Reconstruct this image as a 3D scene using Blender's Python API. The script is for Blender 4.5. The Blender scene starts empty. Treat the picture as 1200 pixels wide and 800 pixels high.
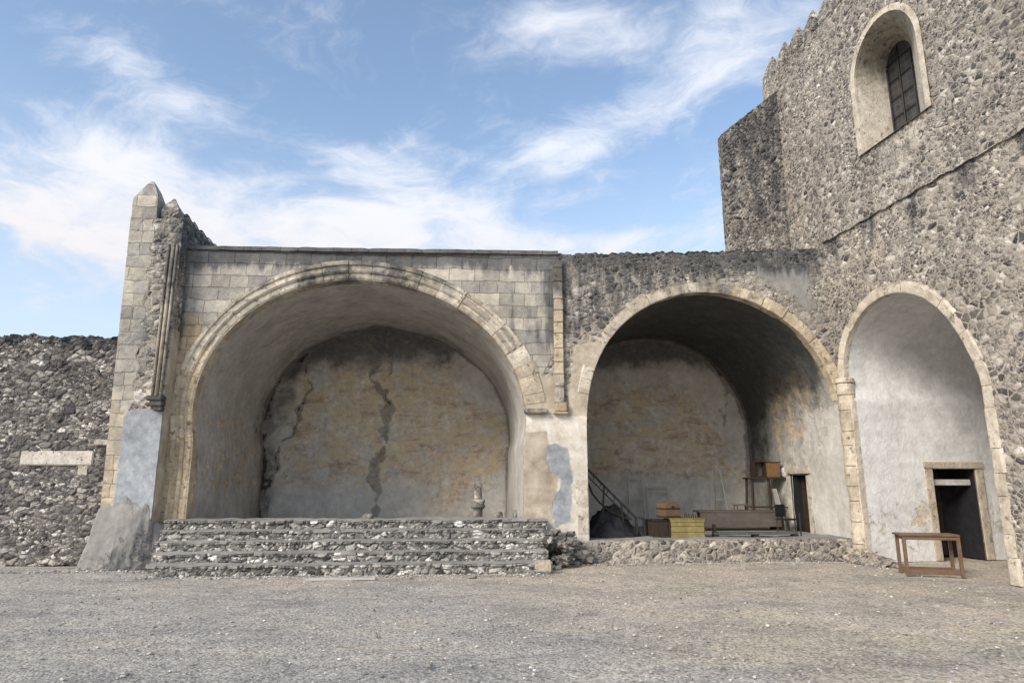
import bpy, bmesh, math, random
import numpy as np
from mathutils import Vector, Matrix, noise as mnoise
random.seed(7); RNG = np.random.default_rng(7)
R = math.radians
S = bpy.context.scene
COL = S.collection

# ------------------------------------------------------------------ camera model
FPX, TH, YAW, EYE, DIST = 780.0, R(12.0), R(4.3), 1.6, 14.2      # facade plane is y = 0
CAM = np.array([0.0, -DIST, EYE])
def ray(px, py):
    u = px-600; v = 400-py
    up = v*math.cos(TH)+FPX*math.sin(TH); fw = FPX*math.cos(TH)-v*math.sin(TH)
    return np.array([u*math.cos(YAW)+fw*math.sin(YAW), fw*math.cos(YAW)-u*math.sin(YAW), up])
def at(px, py, Y=0.0):                       # photo pixel -> point on the plane y = Y
    r = ray(px, py); return CAM+r*((Y+DIST)/r[1])
WA = R(5.0); WX = 8.38                       # wing wall: starts at (WX, 0), runs towards the viewer
WD = np.array([math.sin(WA), -math.cos(WA)]); WN = np.array([-math.cos(WA), -math.sin(WA)])
def wat(px, py, x0=WX):
    r = ray(px, py); P0 = np.array([x0, 0.0]); k = ((P0-CAM[:2])@WN)/(r[:2]@WN); p = CAM+r*k
    return float((p[:2]-P0)@WD), float(p[2])
def wing(t, z, out=0.0, x0=WX):
    return (x0+WD[0]*t+WN[0]*out, WD[1]*t+WN[1]*out, z)

# ------------------------------------------------------------------ objects
def tag(o, label=None, cat=None, group=None, kind=None):
    if label: o['label'] = label
    if cat: o['category'] = cat
    if group: o['group'] = group
    if kind: o['kind'] = kind
    return o
def thing(name, label, cat, loc=(0, 0, 0), rz=0.0, group=None):
    o = bpy.data.objects.new(name, None); COL.objects.link(o)
    o.location = loc; o.rotation_euler = (0, 0, rz); o.empty_display_size = .3
    return tag(o, label, cat, group)
def link(name, me, mat, parent=None, world=True):
    o = bpy.data.objects.new(name, me); COL.objects.link(o)
    if mat is not None and not me.materials: me.materials.append(mat)
    if parent is not None:
        o.parent = parent
        if world: o.location = -Vector(parent.location)      # vertices are given in world metres
    return o
def mesh_np(name, V, Fq, mat, parent=None, attrs=None, smooth=True, world=True):
    me = bpy.data.meshes.new(name)
    me.from_pydata([tuple(map(float, v)) for v in V], [], [tuple(int(i) for i in f) for f in Fq])
    me.update()
    if attrs:
        for k, a in attrs.items():
            at_ = me.attributes.new(k, 'FLOAT', 'POINT'); at_.data.foreach_set('value', np.asarray(a, dtype=np.float32).ravel())
    me.polygons.foreach_set('use_smooth', [smooth]*len(me.polygons)); me.update()
    return link(name, me, mat, parent, world)
def fb(P, sc=1.0, seed=0.0, octv=3):
    P = np.asarray(P, float)
    return np.array([mnoise.fractal(Vector((p[0]*sc+seed, p[1]*sc+seed*1.7, p[2]*sc-seed)), 1.0, 2.0, octv) for p in P])

def grid(name, us, vs, fn, mat, parent=None, keep=None, attrs=None, snap=None, flip=False, disp=0.0, dsc=1.0, world=True):
    """dense sheet; fn(U,V)->xyz arrays ; keep(U,V) tells which cells stay ; snap(U,V)->U,V moves hole-border vertices"""
    U, V = np.meshgrid(us, vs, indexing='ij'); nu, nv = U.shape
    Uc = (U[:-1, :-1]+U[1:, 1:])/2; Vc = (V[:-1, :-1]+V[1:, 1:])/2
    K = np.ones_like(Uc, bool) if keep is None else keep(Uc, Vc)
    if snap is not None:
        a = np.zeros_like(U, bool); b = np.zeros_like(U, bool)
        for di in (0, 1):
            for dj in (0, 1):
                a[di:nu-1+di, dj:nv-1+dj] |= K; b[di:nu-1+di, dj:nv-1+dj] |= ~K
        m = a & b; U2, V2 = snap(U, V); U = np.where(m, U2, U); V = np.where(m, V2, V)
    P = np.stack(fn(U, V), -1).reshape(-1, 3)
    at_ = {k: f(U, V).ravel() for k, f in (attrs or {}).items()}
    idx = np.arange(nu*nv).reshape(nu, nv)
    q = np.stack([idx[:-1, :-1], idx[1:, :-1], idx[1:, 1:], idx[:-1, 1:]], -1)[K]
    if flip: q = q[:, ::-1]
    used = np.unique(q); re = -np.ones(nu*nv, int); re[used] = np.arange(len(used))
    P = P[used]; at_ = {k: a[used] for k, a in at_.items()}; q = re[q]
    if disp:
        n = fb(P, dsc, 3.1)
        e1 = P[q[:, 1]]-P[q[:, 0]]; e2 = P[q[:, 3]]-P[q[:, 0]]; fn_ = np.cross(e1, e2)
        N = np.zeros_like(P)
        for c in range(4): np.add.at(N, q[:, c], fn_)
        N /= np.linalg.norm(N, axis=1, keepdims=True)+1e-9
        P = P+N*(n*disp)[:, None]
    return mesh_np(name, P, q, mat, parent, at_, True, world)

def dense_box(name, b, res, mat, parent=None, attrs=None, faces='xXyYzZ', warp=None, world=True):
    x0, x1, y0, y1, z0, z1 = b
    bm = bmesh.new()
    def sheet(o, e1, e2, l1, l2):
        n1 = max(1, round(l1/res)); n2 = max(1, round(l2/res))
        vv = [[bm.verts.new(Vector(o)+Vector(e1)*(l1*i/n1)+Vector(e2)*(l2*j/n2)) for j in range(n2+1)] for i in range(n1+1)]
        for i in range(n1):
            for j in range(n2): bm.faces.new((vv[i][j], vv[i+1][j], vv[i+1][j+1], vv[i][j+1]))
    lx, ly, lz = x1-x0, y1-y0, z1-z0
    if 'y' in faces: sheet((x0, y0, z0), (1, 0, 0), (0, 0, 1), lx, lz)
    if 'Y' in faces: sheet((x1, y1, z0), (-1, 0, 0), (0, 0, 1), lx, lz)
    if 'x' in faces: sheet((x0, y1, z0), (0, -1, 0), (0, 0, 1), ly, lz)
    if 'X' in faces: sheet((x1, y0, z0), (0, 1, 0), (0, 0, 1), ly, lz)
    if 'Z' in faces: sheet((x0, y0, z1), (1, 0, 0), (0, 1, 0), lx, ly)
    if 'z' in faces: sheet((x0, y1, z0), (1, 0, 0), (0, -1, 0), lx, ly)
    bmesh.ops.remove_doubles(bm, verts=bm.verts, dist=res*.2)
    if warp:
        for v in bm.verts: v.co = Vector(warp(v.co))
    me = bpy.data.meshes.new(name); bm.to_mesh(me); bm.free()
    if attrs:
        co = np.array([v.co[:] for v in me.vertices])
        for k, f in attrs.items():
            a = me.attributes.new(k, 'FLOAT', 'POINT'); a.data.foreach_set('value', np.asarray(f(co), dtype=np.float32))
    for p in me.polygons: p.use_smooth = False
    return link(name, me, mat, parent, world)

# small-prop mesh builder ------------------------------------------------------
class MB:
    def __init__(s): s.bm = bmesh.new()
    def box(s, c, size, rot=(0, 0, 0), bev=.006):
        t = bmesh.new(); bmesh.ops.create_cube(t, size=1)
        for v in t.verts: v.co = Vector((v.co.x*size[0], v.co.y*size[1], v.co.z*size[2]))
        if bev: bmesh.ops.bevel(t, geom=t.edges[:], offset=min(bev, min(size)*.3), segments=2, affect='EDGES')
        from mathutils import Euler
        M = Matrix.Translation(c) @ Euler(rot).to_matrix().to_4x4(); t.transform(M); s._add(t); return s
    def bar(s, a, b, w=.03, h=None, bev=.004):
        a = Vector(a); b = Vector(b); d = b-a; L = d.length
        t = bmesh.new(); bmesh.ops.create_cube(t, size=1)
        for v in t.verts: v.co = Vector((v.co.x*w, v.co.y*(h or w), v.co.z*L))
        if bev: bmesh.ops.bevel(t, geom=t.edges[:], offset=min(bev, w*.3), segments=1, affect='EDGES')
        t.transform(Matrix.Translation((a+b)/2) @ d.to_track_quat('Z', 'Y').to_matrix().to_4x4()); s._add(t); return s
    def tube(s, pts, r=.012, n=8):
        for a, b in zip(pts[:-1], pts[1:]):
            a = Vector(a); b = Vector(b); d = b-a
            t = bmesh.new(); bmesh.ops.create_cone(t, cap_ends=True, segments=n, radius1=r, radius2=r, depth=d.length+r*.6)
            t.transform(Matrix.Translation((a+b)/2) @ d.to_track_quat('Z', 'Y').to_matrix().to_4x4()); s._add(t)
        return s
    def lathe(s, prof, n=20, c=(0, 0, 0)):
        rings = [[s.bm.verts.new((c[0]+r*math.cos(2*math.pi*i/n), c[1]+r*math.sin(2*math.pi*i/n), c[2]+z)) for i in range(n)] for r, z in prof]
        for a, b in zip(rings[:-1], rings[1:]):
            for i in range(n): s.bm.faces.new((a[i], a[(i+1) % n], b[(i+1) % n], b[i]))
        s.bm.faces.new(rings[-1]); s.bm.faces.new(rings[0][::-1]); return s
    def rock(s, c, size, seed=0, sub=2, rough=.28):
        t = bmesh.new(); bmesh.ops.create_icosphere(t, subdivisions=sub, radius=.5)
        rr = random.Random(seed); a = rr.uniform(0, 6.28)
        M = Matrix.Rotation(a, 3, 'Z') @ Matrix.Rotation(rr.uniform(-.3, .3), 3, 'X')
        for v in t.verts:
            d = v.co.normalized()
            m = max(abs(d.x), abs(d.y), abs(d.z)); k = .5*(.55+.45/m)          # towards a block
            k *= 1+rough*mnoise.noise(d*1.6+Vector((seed*3.3, seed*1.1, 0)))+rough*.3*mnoise.noise(d*5+Vector((seed, 0, 0)))
            v.co = M @ Vector((d.x*k*size[0], d.y*k*size[1], d.z*k*size[2]))+Vector(c)
        s._add(t); return s
    def _add(s, t):
        me = bpy.data.meshes.new('tmp'); t.to_mesh(me); t.free(); s.bm.from_mesh(me); bpy.data.meshes.remove(me)
    def build(s, name, mat, parent=None, smooth=False, world=False, loc=None):
        me = bpy.data.meshes.new(name); s.bm.to_mesh(me); s.bm.free()
        for p in me.polygons: p.use_smooth = smooth
        o = link(name, me, mat, parent, world)
        if loc is not None: o.location = loc
        return o

# ------------------------------------------------------------------ node helpers
class G:
    def __init__(s, mat):
        mat.use_nodes = True; s.nt = mat.node_tree; s.nt.nodes.clear(); s.mat = mat
    def _in(s, sock, v):
        if v is None: return
        if isinstance(v, bpy.types.NodeSocket): s.nt.links.new(v, sock)
        else:
            if sock.type == 'RGBA' and len(v) == 3: v = (*v, 1)
            sock.default_value = v
    def node(s, t, ins=None, **pr):
        n = s.nt.nodes.new(t)
        for k, v in pr.items(): setattr(n, k, v)
        for k, v in (ins or {}).items(): s._in(n.inputs[k], v)
        return n
    def m(s, op, a, b=None, c=None, clamp=False):
        n = s.nt.nodes.new('ShaderNodeMath'); n.operation = op; n.use_clamp = clamp
        s._in(n.inputs[0], a); s._in(n.inputs[1], b)
        if c is not None: s._in(n.inputs[2], c)
        return n.outputs[0]
    def vm(s, op, a, b=None):
        n = s.nt.nodes.new('ShaderNodeVectorMath'); n.operation = op; s._in(n.inputs[0], a)
        if op == 'SCALE': s._in(n.inputs[3], b)
        elif b is not None: s._in(n.inputs[1], b)
        return n.outputs[0]
    def mix(s, f, a, b, bl='MIX'):
        n = s.nt.nodes.new('ShaderNodeMix'); n.data_type = 'RGBA'; n.blend_type = bl; n.clamp_factor = True
        s._in(n.inputs[0], f); s._in(n.inputs[6], a); s._in(n.inputs[7], b); return n.outputs[2]
    def fmix(s, f, a, b):
        n = s.nt.nodes.new('ShaderNodeMix'); n.data_type = 'FLOAT'
        s._in(n.inputs[0], f); s._in(n.inputs[2], a); s._in(n.inputs[3], b); return n.outputs[0]
    def ramp(s, f, stops, interp='LINEAR'):
        n = s.nt.nodes.new('ShaderNodeValToRGB'); n.color_ramp.interpolation = interp; e = n.color_ramp.elements
        while len(e) < len(stops): e.new(.5)
        for el, (p, c) in zip(e, stops): el.position = p; el.color = (*c, 1) if len(c) == 3 else c
        s._in(n.inputs[0], f); return n.outputs[0]
    def noise(s, v, sc, det=4, ro=.55, dist=0.0, col=False):
        n = s.node('ShaderNodeTexNoise', {'Vector': v, 'Scale': sc, 'Detail': det, 'Roughness': ro, 'Distortion': dist})
        return n.outputs[1 if col else 0]
    def vor(s, v, sc, feat='F1', rnd=1.0):
        return s.node('ShaderNodeTexVoronoi', {'Vector': v, 'Scale': sc, 'Randomness': rnd}, feature=feat)
    def attr(s, name): return s.node('ShaderNodeAttribute', attribute_name=name).outputs['Fac']
    def ss(s, x, lo, hi, a=0.0, b=1.0):
        n = s.node('ShaderNodeMapRange', {'Value': x, 'From Min': lo, 'From Max': hi, 'To Min': a, 'To Max': b}, interpolation_type='SMOOTHSTEP')
        return n.outputs[0]
    def pos(s): return s.node('ShaderNodeTexCoord').outputs['Object']
    def scale(s, v, xyz): return s.vm('MULTIPLY', v, xyz)
    def sep(s, v): return s.node('ShaderNodeSeparateXYZ', {0: v}).outputs
    def comb(s, x, y, z): return s.node('ShaderNodeCombineXYZ', {0: x, 1: y, 2: z}).outputs[0]
    def out(s, col, rough=.9, height=None, dist=.02, disp=None, spec=.25, metal=0.0, strength=1.0):
        b = s.node('ShaderNodeBsdfPrincipled', {'Base Color': col, 'Roughness': rough, 'Metallic': metal, 'Specular IOR Level': spec})
        if height is not None and disp is None:
            bp = s.node('ShaderNodeBump', {'Height': height, 'Distance': dist, 'Strength': strength}); s.nt.links.new(bp.outputs[0], b.inputs['Normal'])
        o = s.node('ShaderNodeOutputMaterial'); s.nt.links.new(b.outputs[0], o.inputs[0])
        if disp is not None:
            d = s.node('ShaderNodeDisplacement', {'Height': height, 'Midlevel': .5, 'Scale': disp}); s.nt.links.new(d.outputs[0], o.inputs['Displacement'])
            s.mat.displacement_method = 'BOTH'
        return s.mat
def newmat(n): return bpy.data.materials.new(n)

def wall_mat(name, stones, mortar, sc=4.2, flat=1.45, disp=.055, mort_w=.07, dens2=.5, tone=1.0, smear=.75, jag=.06, pits=.65):
    g = G(newmat(name)); p = g.pos()
    wv = g.vm('ADD', p, g.vm('SCALE', g.vm('SUBTRACT', g.noise(p, 2.2, 3, col=True), (.5, .5, .5)), .16))
    q = g.scale(wv, (1, 1, flat))
    hs, cs = [], []
    for k, s_ in ((0, sc), (1, sc*2.1)):
        f1 = g.vor(q, s_); ed = g.m('ADD', g.vor(q, s_, 'DISTANCE_TO_EDGE').outputs['Distance'], g.m('MULTIPLY', g.m('SUBTRACT', g.noise(p, 17, 4, .75), .5), jag))
        rnd = g.sep(f1.outputs['Color'])[0]; rn2 = g.sep(f1.outputs['Color'])[1]
        c = g.ramp(rnd, stones, 'LINEAR')
        mk = g.ss(ed, mort_w*.25, mort_w)
        cs.append(g.mix(mk, mortar, c))
        hs.append(g.m('MULTIPLY', g.ss(ed, 0.0, mort_w*2.6), g.fmix(rn2, .45, 1.0)))
    sel = g.ss(g.noise(p, 1.3, 2), .5-.12+(.5-dens2)*.3, .5+.12+(.5-dens2)*.3)
    rub = g.mix(sel, cs[0], cs[1]); hr = g.fmix(sel, hs[0], g.m('MULTIPLY', hs[1], .7))
    fine = g.noise(p, 28, 5, .7); mid = g.noise(p, 5, 5, .65); big = g.noise(p, .9, 4, .6)
    rub = g.mix(1.0, rub, g.ramp(fine, [(.25, (.62, .62, .62)), (.75, (1.35, 1.35, 1.35))]), 'MULTIPLY')
    sm = g.ss(g.m('ADD', g.noise(p, 2.4, 7, .72), g.m('MULTIPLY', g.m('SUBTRACT', g.noise(p, 14, 4, .7), .5), .35)), .5, .62)
    mcol = g.mix(g.ss(fine, .3, .7), tuple(v*.72 for v in mortar), tuple(v*1.25 for v in mortar))
    rub = g.mix(g.m('MULTIPLY', sm, smear), rub, mcol); hr = g.fmix(g.m('MULTIPLY', sm, smear*.85), hr, g.m('ADD', .45, g.m('MULTIPLY', mid, .35)))
    pit = g.ss(g.m('ADD', g.noise(p, 9, 5, .75), (pits-.65)*.14), .6, .7)
    rub = g.mix(g.m('MULTIPLY', pit, pits), rub, (.05, .048, .045)); hr = g.m('SUBTRACT', hr, g.m('MULTIPLY', pit, .35))
    x, y, z = g.sep(p)
    # squared blocks
    bv = g.comb(g.m('ADD', g.m('ADD', x, y), g.m('MULTIPLY', g.noise(p, 3.5, 3), .09)), g.m('ADD', z, g.m('MULTIPLY', g.noise(p, 1.9, 4), .13)), 0.0)
    bt = g.node('ShaderNodeTexBrick', {'Vector': bv, 'Color1': (.47, .44, .385), 'Color2': (.3, .288, .26), 'Mortar': (.19, .17, .15), 'Scale': 1.0,
                'Mortar Size': .007, 'Mortar Smooth': .3, 'Bias': -.15, 'Brick Width': .55, 'Row Height': .275}, offset=.5, squash=.7, squash_frequency=3)
    bt2 = g.node('ShaderNodeTexBrick', {'Vector': g.vm('ADD', bv, (.21, 0, 0)), 'Color1': (1.12, 1.1, 1.05), 'Color2': (.8, .81, .84), 'Mortar': (1, 1, 1), 'Scale': 1.0,
                'Mortar Size': .0, 'Brick Width': 1.1, 'Row Height': .275}, offset=.35)
    ash = g.mix(1.0, bt.outputs['Color'], bt2.outputs['Color'], 'MULTIPLY')
    ash = g.mix(1.0, ash, g.ramp(mid, [(.3, (.72, .72, .74)), (.7, (1.2, 1.19, 1.15))]), 'MULTIPLY')
    ash = g.mix(1.0, ash, g.ramp(fine, [(.3, (.85, .85, .85)), (.7, (1.12, 1.12, 1.12))]), 'MULTIPLY')
    ash = g.mix(g.m('MULTIPLY', pit, .5), ash, (.12, .11, .1)); ash = g.mix(g.m('MULTIPLY', sm, .45), ash, mcol)
    ha = g.m('MULTIPLY', g.m('SUBTRACT', 1.0, bt.outputs['Fac']), .35); ha = g.m('ADD', ha, g.m('MULTIPLY', mid, .35))
    bn = g.m('SUBTRACT', g.m('ADD', g.m('MULTIPLY', g.noise(p, 3.0, 6, .7), .6), g.m('MULTIPLY', g.noise(p, 10, 5, .7), .4)), .5)
    def edge(a, amp=.9, lo=.46, hi=.54): return g.ss(g.m('ADD', g.attr(a), g.m('MULTIPLY', bn, amp)), lo, hi)
    aw = edge('ash', .5)
    col = g.mix(aw, rub, ash); h = g.fmix(aw, hr, ha)
    col = g.mix(edge('war', .7, .3, .7), col, g.mix(1.0, col, (1.32, 1.12, .84), 'MULTIPLY'))
    grp = g.ramp(g.noise(p, 4, 6, .7), [(.2, (.17, .165, .155)), (.5, (.27, .26, .24)), (.8, (.38, .365, .33))])
    e = edge('gry'); col = g.mix(e, col, grp); h = g.fmix(e, h, g.m('ADD', .55, g.m('MULTIPLY', mid, .3)))
    wh = g.ramp(g.noise(p, 4.5, 7, .75), [(.22, (.3, .26, .2)), (.4, (.52, .47, .39)), (.6, (.66, .63, .57)), (.8, (.74, .72, .68))])
    e = edge('whi', .7); col = g.mix(e, col, wh); h = g.fmix(e, h, g.m('ADD', .62, g.m('MULTIPLY', mid, .35)))
    tn = g.ramp(g.noise(p, 3.5, 7, .7), [(.25, (.26, .215, .16)), (.5, (.43, .37, .285)), (.75, (.58, .53, .44))])
    e = edge('tan', .7); col = g.mix(e, col, tn); h = g.fmix(e, h, g.m('ADD', .6, g.m('MULTIPLY', mid, .35)))
    bl = g.ramp(g.noise(p, 5, 6, .7), [(.3, (.2, .215, .23)), (.5, (.3, .318, .335)), (.7, (.42, .435, .445))])
    e = edge('blu', .55); col = g.mix(e, col, bl); h = g.fmix(e, h, g.m('ADD', .5, g.m('MULTIPLY', mid, .12)))
    # lichen and black weathering, running down
    dr = g.noise(g.scale(p, (3.2, 3.2, .7)), 1.6, 6, .65)
    dk = g.ss(g.m('ADD', g.attr('drk'), g.m('MULTIPLY', g.m('SUBTRACT', dr, .5), 1.3)), .35, .75)
    col = g.mix(dk, col, g.mix(1.0, col, (.34, .37, .42), 'MULTIPLY'))
    patch = g.ss(g.noise(p, 2.7, 7, .72), .56, .68)
    col = g.mix(g.m('MULTIPLY', patch, .45), col, g.mix(1.0, col, (.5, .5, .52), 'MULTIPLY'))
    col = g.mix(1.0, col, g.ramp(big, [(.3, (.8*tone,)*3), (.7, (1.18*tone,)*3)]), 'MULTIPLY')
    h = g.m('ADD', h, g.m('MULTIPLY', fine, .12))
    return g.out(col, .95, h, disp=disp, spec=.15)

def block_mat(name, cols, disp=.0, warmth=(1, 1, 1)):
    """dressed stone blocks; attribute rnd = one value for each block"""
    g = G(newmat(name)); p = g.pos()
    c = g.ramp(g.attr('rnd'), cols)
    f = g.noise(p, 24, 6, .7); m_ = g.noise(p, 4, 6, .65)
    c = g.mix(1.0, c, g.ramp(m_, [(.3, (.62, .62, .63)), (.72, (1.25, 1.22, 1.16))]), 'MULTIPLY')
    c = g.mix(1.0, c, g.ramp(f, [(.3, (.8, .8, .8)), (.7, (1.15, 1.15, 1.15))]), 'MULTIPLY')
    c = g.mix(g.attr('war'), c, g.mix(1.0, c, (1.22, 1.04, .78), 'MULTIPLY'))
    c = g.mix(g.attr('whi'), c, g.ramp(m_, [(.3, (.42, .36, .28)), (.6, (.66, .62, .55))]))
    dr = g.noise(p, 3.0, 6, .68)
    dk = g.ss(g.m('ADD', g.attr('drk'), g.m('MULTIPLY', g.m('SUBTRACT', dr, .5), 1.4)), .35, .75)
    c = g.mix(dk, c, g.mix(1.0, c, (.3, .32, .36), 'MULTIPLY'))
    er = g.ss(g.noise(p, 7, 6, .75), .58, .68); c = g.mix(g.m('MULTIPLY', er, .5), c, g.mix(1.0, c, (.5, .47, .45), 'MULTIPLY'))
    h = g.m('SUBTRACT', g.m('ADD', g.m('MULTIPLY', f, .4), m_), g.m('MULTIPLY', er, .6))
    return g.out(c, .92, h, dist=.04, spec=.15)

def plaster_mat(name, base, darken=(.05, .052, .055), big=1.0):
    """inner plaster: attributes soot, brn (bare brown masonry), wht (whiter coat), crk (dark run, crack or back-wall outline)"""
    g = G(newmat(name)); p = g.pos()
    n1 = g.noise(p, 1.4*big, 7, .68); n2 = g.noise(p, 6, 6, .7); n3 = g.noise(p, 30, 4, .6)
    c = g.ramp(n1, base)
    st = g.m('ADD', g.m('MULTIPLY', g.noise(g.scale(p, (1, 1, 3.6)), 1.5, 8, .72, .2), .75), g.m('MULTIPLY', g.noise(p, 3.0, 7, .7), .25))          # courses showing through
    br = g.ramp(st, [(.3, (.26, .19, .14)), (.42, (.42, .33, .25)), (.5, (.56, .46, .35)), (.58, (.54, .46, .3)), (.72, (.7, .63, .52))])
    br = g.mix(g.m('MULTIPLY', g.ss(g.noise(p, 1.9, 8, .75), .5, .6), .7), br, g.ramp(n2, [(.3, (.5, .45, .37)), (.7, (.68, .64, .56))]))
    wt = g.ramp(n1, [(.3, (.46, .44, .4)), (.7, (.64, .615, .56))])
    bn = g.m('SUBTRACT', g.noise(p, 2.4, 7, .7), .5)
    eb = g.ss(g.m('ADD', g.attr('brn'), g.m('MULTIPLY', bn, 2.2)), .36, .6)
    c = g.mix(eb, c, br)
    pe = g.noise(p, 1.7, 10, .74, .3); c = g.mix(g.m('MULTIPLY', g.m('MULTIPLY', g.ss(pe, .53, .555), g.ss(g.attr('brn'), .05, .5)), .75), c, g.ramp(n2, [(.3, (.42, .4, .36)), (.7, (.62, .59, .53))]))
    sp = g.ss(g.noise(p, 6.5, 7, .75), .64, .69); c = g.mix(g.m('MULTIPLY', g.m('MULTIPLY', sp, g.ss(g.attr('brn'), .05, .5)), .7), c, (.12, .09, .07))
    ew = g.ss(g.m('ADD', g.attr('wht'), g.m('MULTIPLY', bn, 1.0)), .44, .56)
    c = g.mix(ew, c, wt)
    es = g.ss(g.m('ADD', g.attr('darken'), g.m('MULTIPLY', g.m('SUBTRACT', g.noise(p, 1.7, 7, .7), .5), 1.2)), .25, .8)  # darkens the plaster where the attribute is high, with noisy edges
    c = g.mix(es, c, g.mix(.82, c, g.ramp(n2, [(.3, darken), (.75, tuple(v*2.2 for v in darken))])))
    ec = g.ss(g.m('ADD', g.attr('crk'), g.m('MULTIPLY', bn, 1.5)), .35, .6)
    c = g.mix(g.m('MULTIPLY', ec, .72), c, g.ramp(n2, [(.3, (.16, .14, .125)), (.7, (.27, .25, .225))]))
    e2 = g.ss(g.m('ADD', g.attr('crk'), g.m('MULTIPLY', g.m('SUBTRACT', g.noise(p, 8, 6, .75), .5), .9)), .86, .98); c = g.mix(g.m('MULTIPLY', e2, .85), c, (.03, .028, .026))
    c = g.mix(1.0, c, g.ramp(n2, [(.3, (.82, .82, .82)), (.7, (1.14, 1.14, 1.14))]), 'MULTIPLY')
    h = g.m('ADD', g.m('MULTIPLY', n2, .6), g.m('MULTIPLY', n3, .15)); h = g.m('SUBTRACT', h, g.m('MULTIPLY', eb, .25)); h = g.m('SUBTRACT', h, g.m('MULTIPLY', ec, .15))
    return g.out(c, .95, h, dist=.04, spec=.1)

def simple(name, c1, c2, sc=6, stretch=(1, 1, 1), rough=.8, bump=.006, metal=0.0, spec=.3, dirt=None):
    g = G(newmat(name)); p = g.scale(g.pos(), stretch); n = g.noise(p, sc, 6, .65); c = g.mix(g.ss(n, .3, .7), c1, c2)
    if dirt: c = g.mix(g.ss(g.noise(g.pos(), 7, 6, .7), .52, .68), c, dirt)
    return g.out(c, rough, n, dist=bump, spec=spec, metal=metal)

DARKST = [(0, (.05, .053, .058)), (.3, (.12, .12, .118)), (.55, (.21, .2, .18)), (.78, (.36, .335, .29)), (1, (.66, .62, .55))]
TOWERST = [(0, (.05, .05, .052)), (.3, (.12, .112, .105)), (.55, (.21, .19, .165)), (.8, (.36, .325, .275)), (1, (.6, .56, .49))]
STEPST = [(0, (.05, .052, .05)), (.25, (.14, .142, .134)), (.55, (.28, .275, .25)), (.75, (.42, .395, .35)), (.9, (.7, .68, .63)), (1, (.8, .79, .76))]
M_FAC = wall_mat('facade_stone', DARKST, (.36, .32, .265), sc=5.4, mort_w=.14, flat=1.5, disp=.034, jag=.16, smear=.7)
M_TOW = wall_mat('church_stone', TOWERST, (.35, .315, .27), sc=6.2, flat=1.35, dens2=.5, disp=.026, mort_w=.12, jag=.17, smear=.4, pits=1.0)
M_WING = wall_mat('wing_stone', TOWERST, (.38, .335, .28), sc=5.8, flat=1.35, dens2=.5, disp=.028, mort_w=.12, jag=.17, smear=.6, pits=.9)
M_LOW = wall_mat('field_stone', [(0, (.05, .05, .052)), (.35, (.14, .135, .13)), (.6, (.28, .26, .23)), (.85, (.46, .43, .38)), (1, (.68, .65, .6))], (.13, .12, .11), sc=5.0, flat=1.8, disp=.06)
M_STEP = wall_mat('step_stone', STEPST, (.2, .195, .18), sc=5.6, flat=1.5, disp=.045, dens2=.5, smear=.4)
M_BLOCK = block_mat('dressed_stone', [(0, (.42, .375, .305)), (.5, (.5, .455, .375)), (1, (.6, .56, .48))])
M_TANB = block_mat('tan_blocks', [(0, (.28, .21, .14)), (.5, (.43, .345, .24)), (1, (.56, .48, .36))])
M_PL1 = plaster_mat('vault_plaster', [(.25, (.33, .315, .29)), (.5, (.46, .44, .405)), (.75, (.58, .555, .51))], darken=(.07, .07, .07))
M_BK1 = plaster_mat('back_wall_plaster', [(.25, (.4, .36, .31)), (.5, (.54, .5, .44)), (.75, (.66, .63, .57))])
M_PL2 = plaster_mat('vault_plaster_dark', [(.25, (.26, .25, .22)), (.5, (.38, .37, .335)), (.75, (.5, .49, .46))], darken=(.017, .019, .021))
M_PL3 = plaster_mat('white_plaster', [(.25, (.54, .54, .53)), (.5, (.66, .66, .65)), (.75, (.74, .74, .73))])
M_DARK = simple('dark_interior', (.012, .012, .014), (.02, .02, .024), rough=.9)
M_WOODO = simple('orange_wood', (.16, .085, .035), (.25, .14, .06), 5, (8, 8, 1), .6, dirt=(.12, .08, .05))
M_WOODB = simple('brown_wood', (.1, .07, .05), (.19, .135, .1), 5, (1, 8, 8), .7, dirt=(.07, .055, .045))
M_WOODR = simple('varnished_wood', (.115, .07, .042), (.18, .115, .07), 5, (1, 6, 6), .45, spec=.4, dirt=(.16, .1, .06))
M_WOODD = simple('dark_wood', (.025, .018, .013), (.055, .039, .028), 5, (6, 6, 1), .7)
M_YEL = simple('yellow_paint', (.17, .14, .05), (.24, .2, .08), 4, rough=.55, dirt=(.3, .24, .1))
M_PALE = simple('pale_wood', (.38, .365, .34), (.52, .505, .475), 6, (1, 1, 6), .7)
M_IRON = simple('black_iron', (.012, .012, .013), (.03, .028, .026), 20, rough=.5, spec=.4)
M_CLOTH = simple('dark_tarp', (.012, .013, .015), (.03, .03, .032), 8, rough=.75, bump=.02)
M_BRNC = simple('brown_board', (.1, .08, .07), (.145, .12, .105), 2.5, (1, 1, 3), .8, dirt=(.1, .08, .07))
M_GRN = simple('green_grey_plank', (.06, .075, .062), (.11, .125, .105), 5, (1, 6, 6), .8)
M_WHT = simple('white_cloth', (.45, .45, .44), (.62, .62, .6), 9, rough=.85, bump=.01)
def rock_mat(name, stops):
    g = G(newmat(name)); p = g.pos(); v = g.vor(g.vm('ADD', p, g.vm('SCALE', g.noise(p, 5, 3, col=True), .1)), 5.5)
    c = g.ramp(g.sep(v.outputs['Color'])[0], stops); n = g.noise(p, 16, 6, .7)
    c = g.mix(1.0, c, g.ramp(n, [(.3, (.6, .6, .6)), (.7, (1.35, 1.33, 1.3))]), 'MULTIPLY'); return g.out(c, .95, n, dist=.03, spec=.1)
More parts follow.
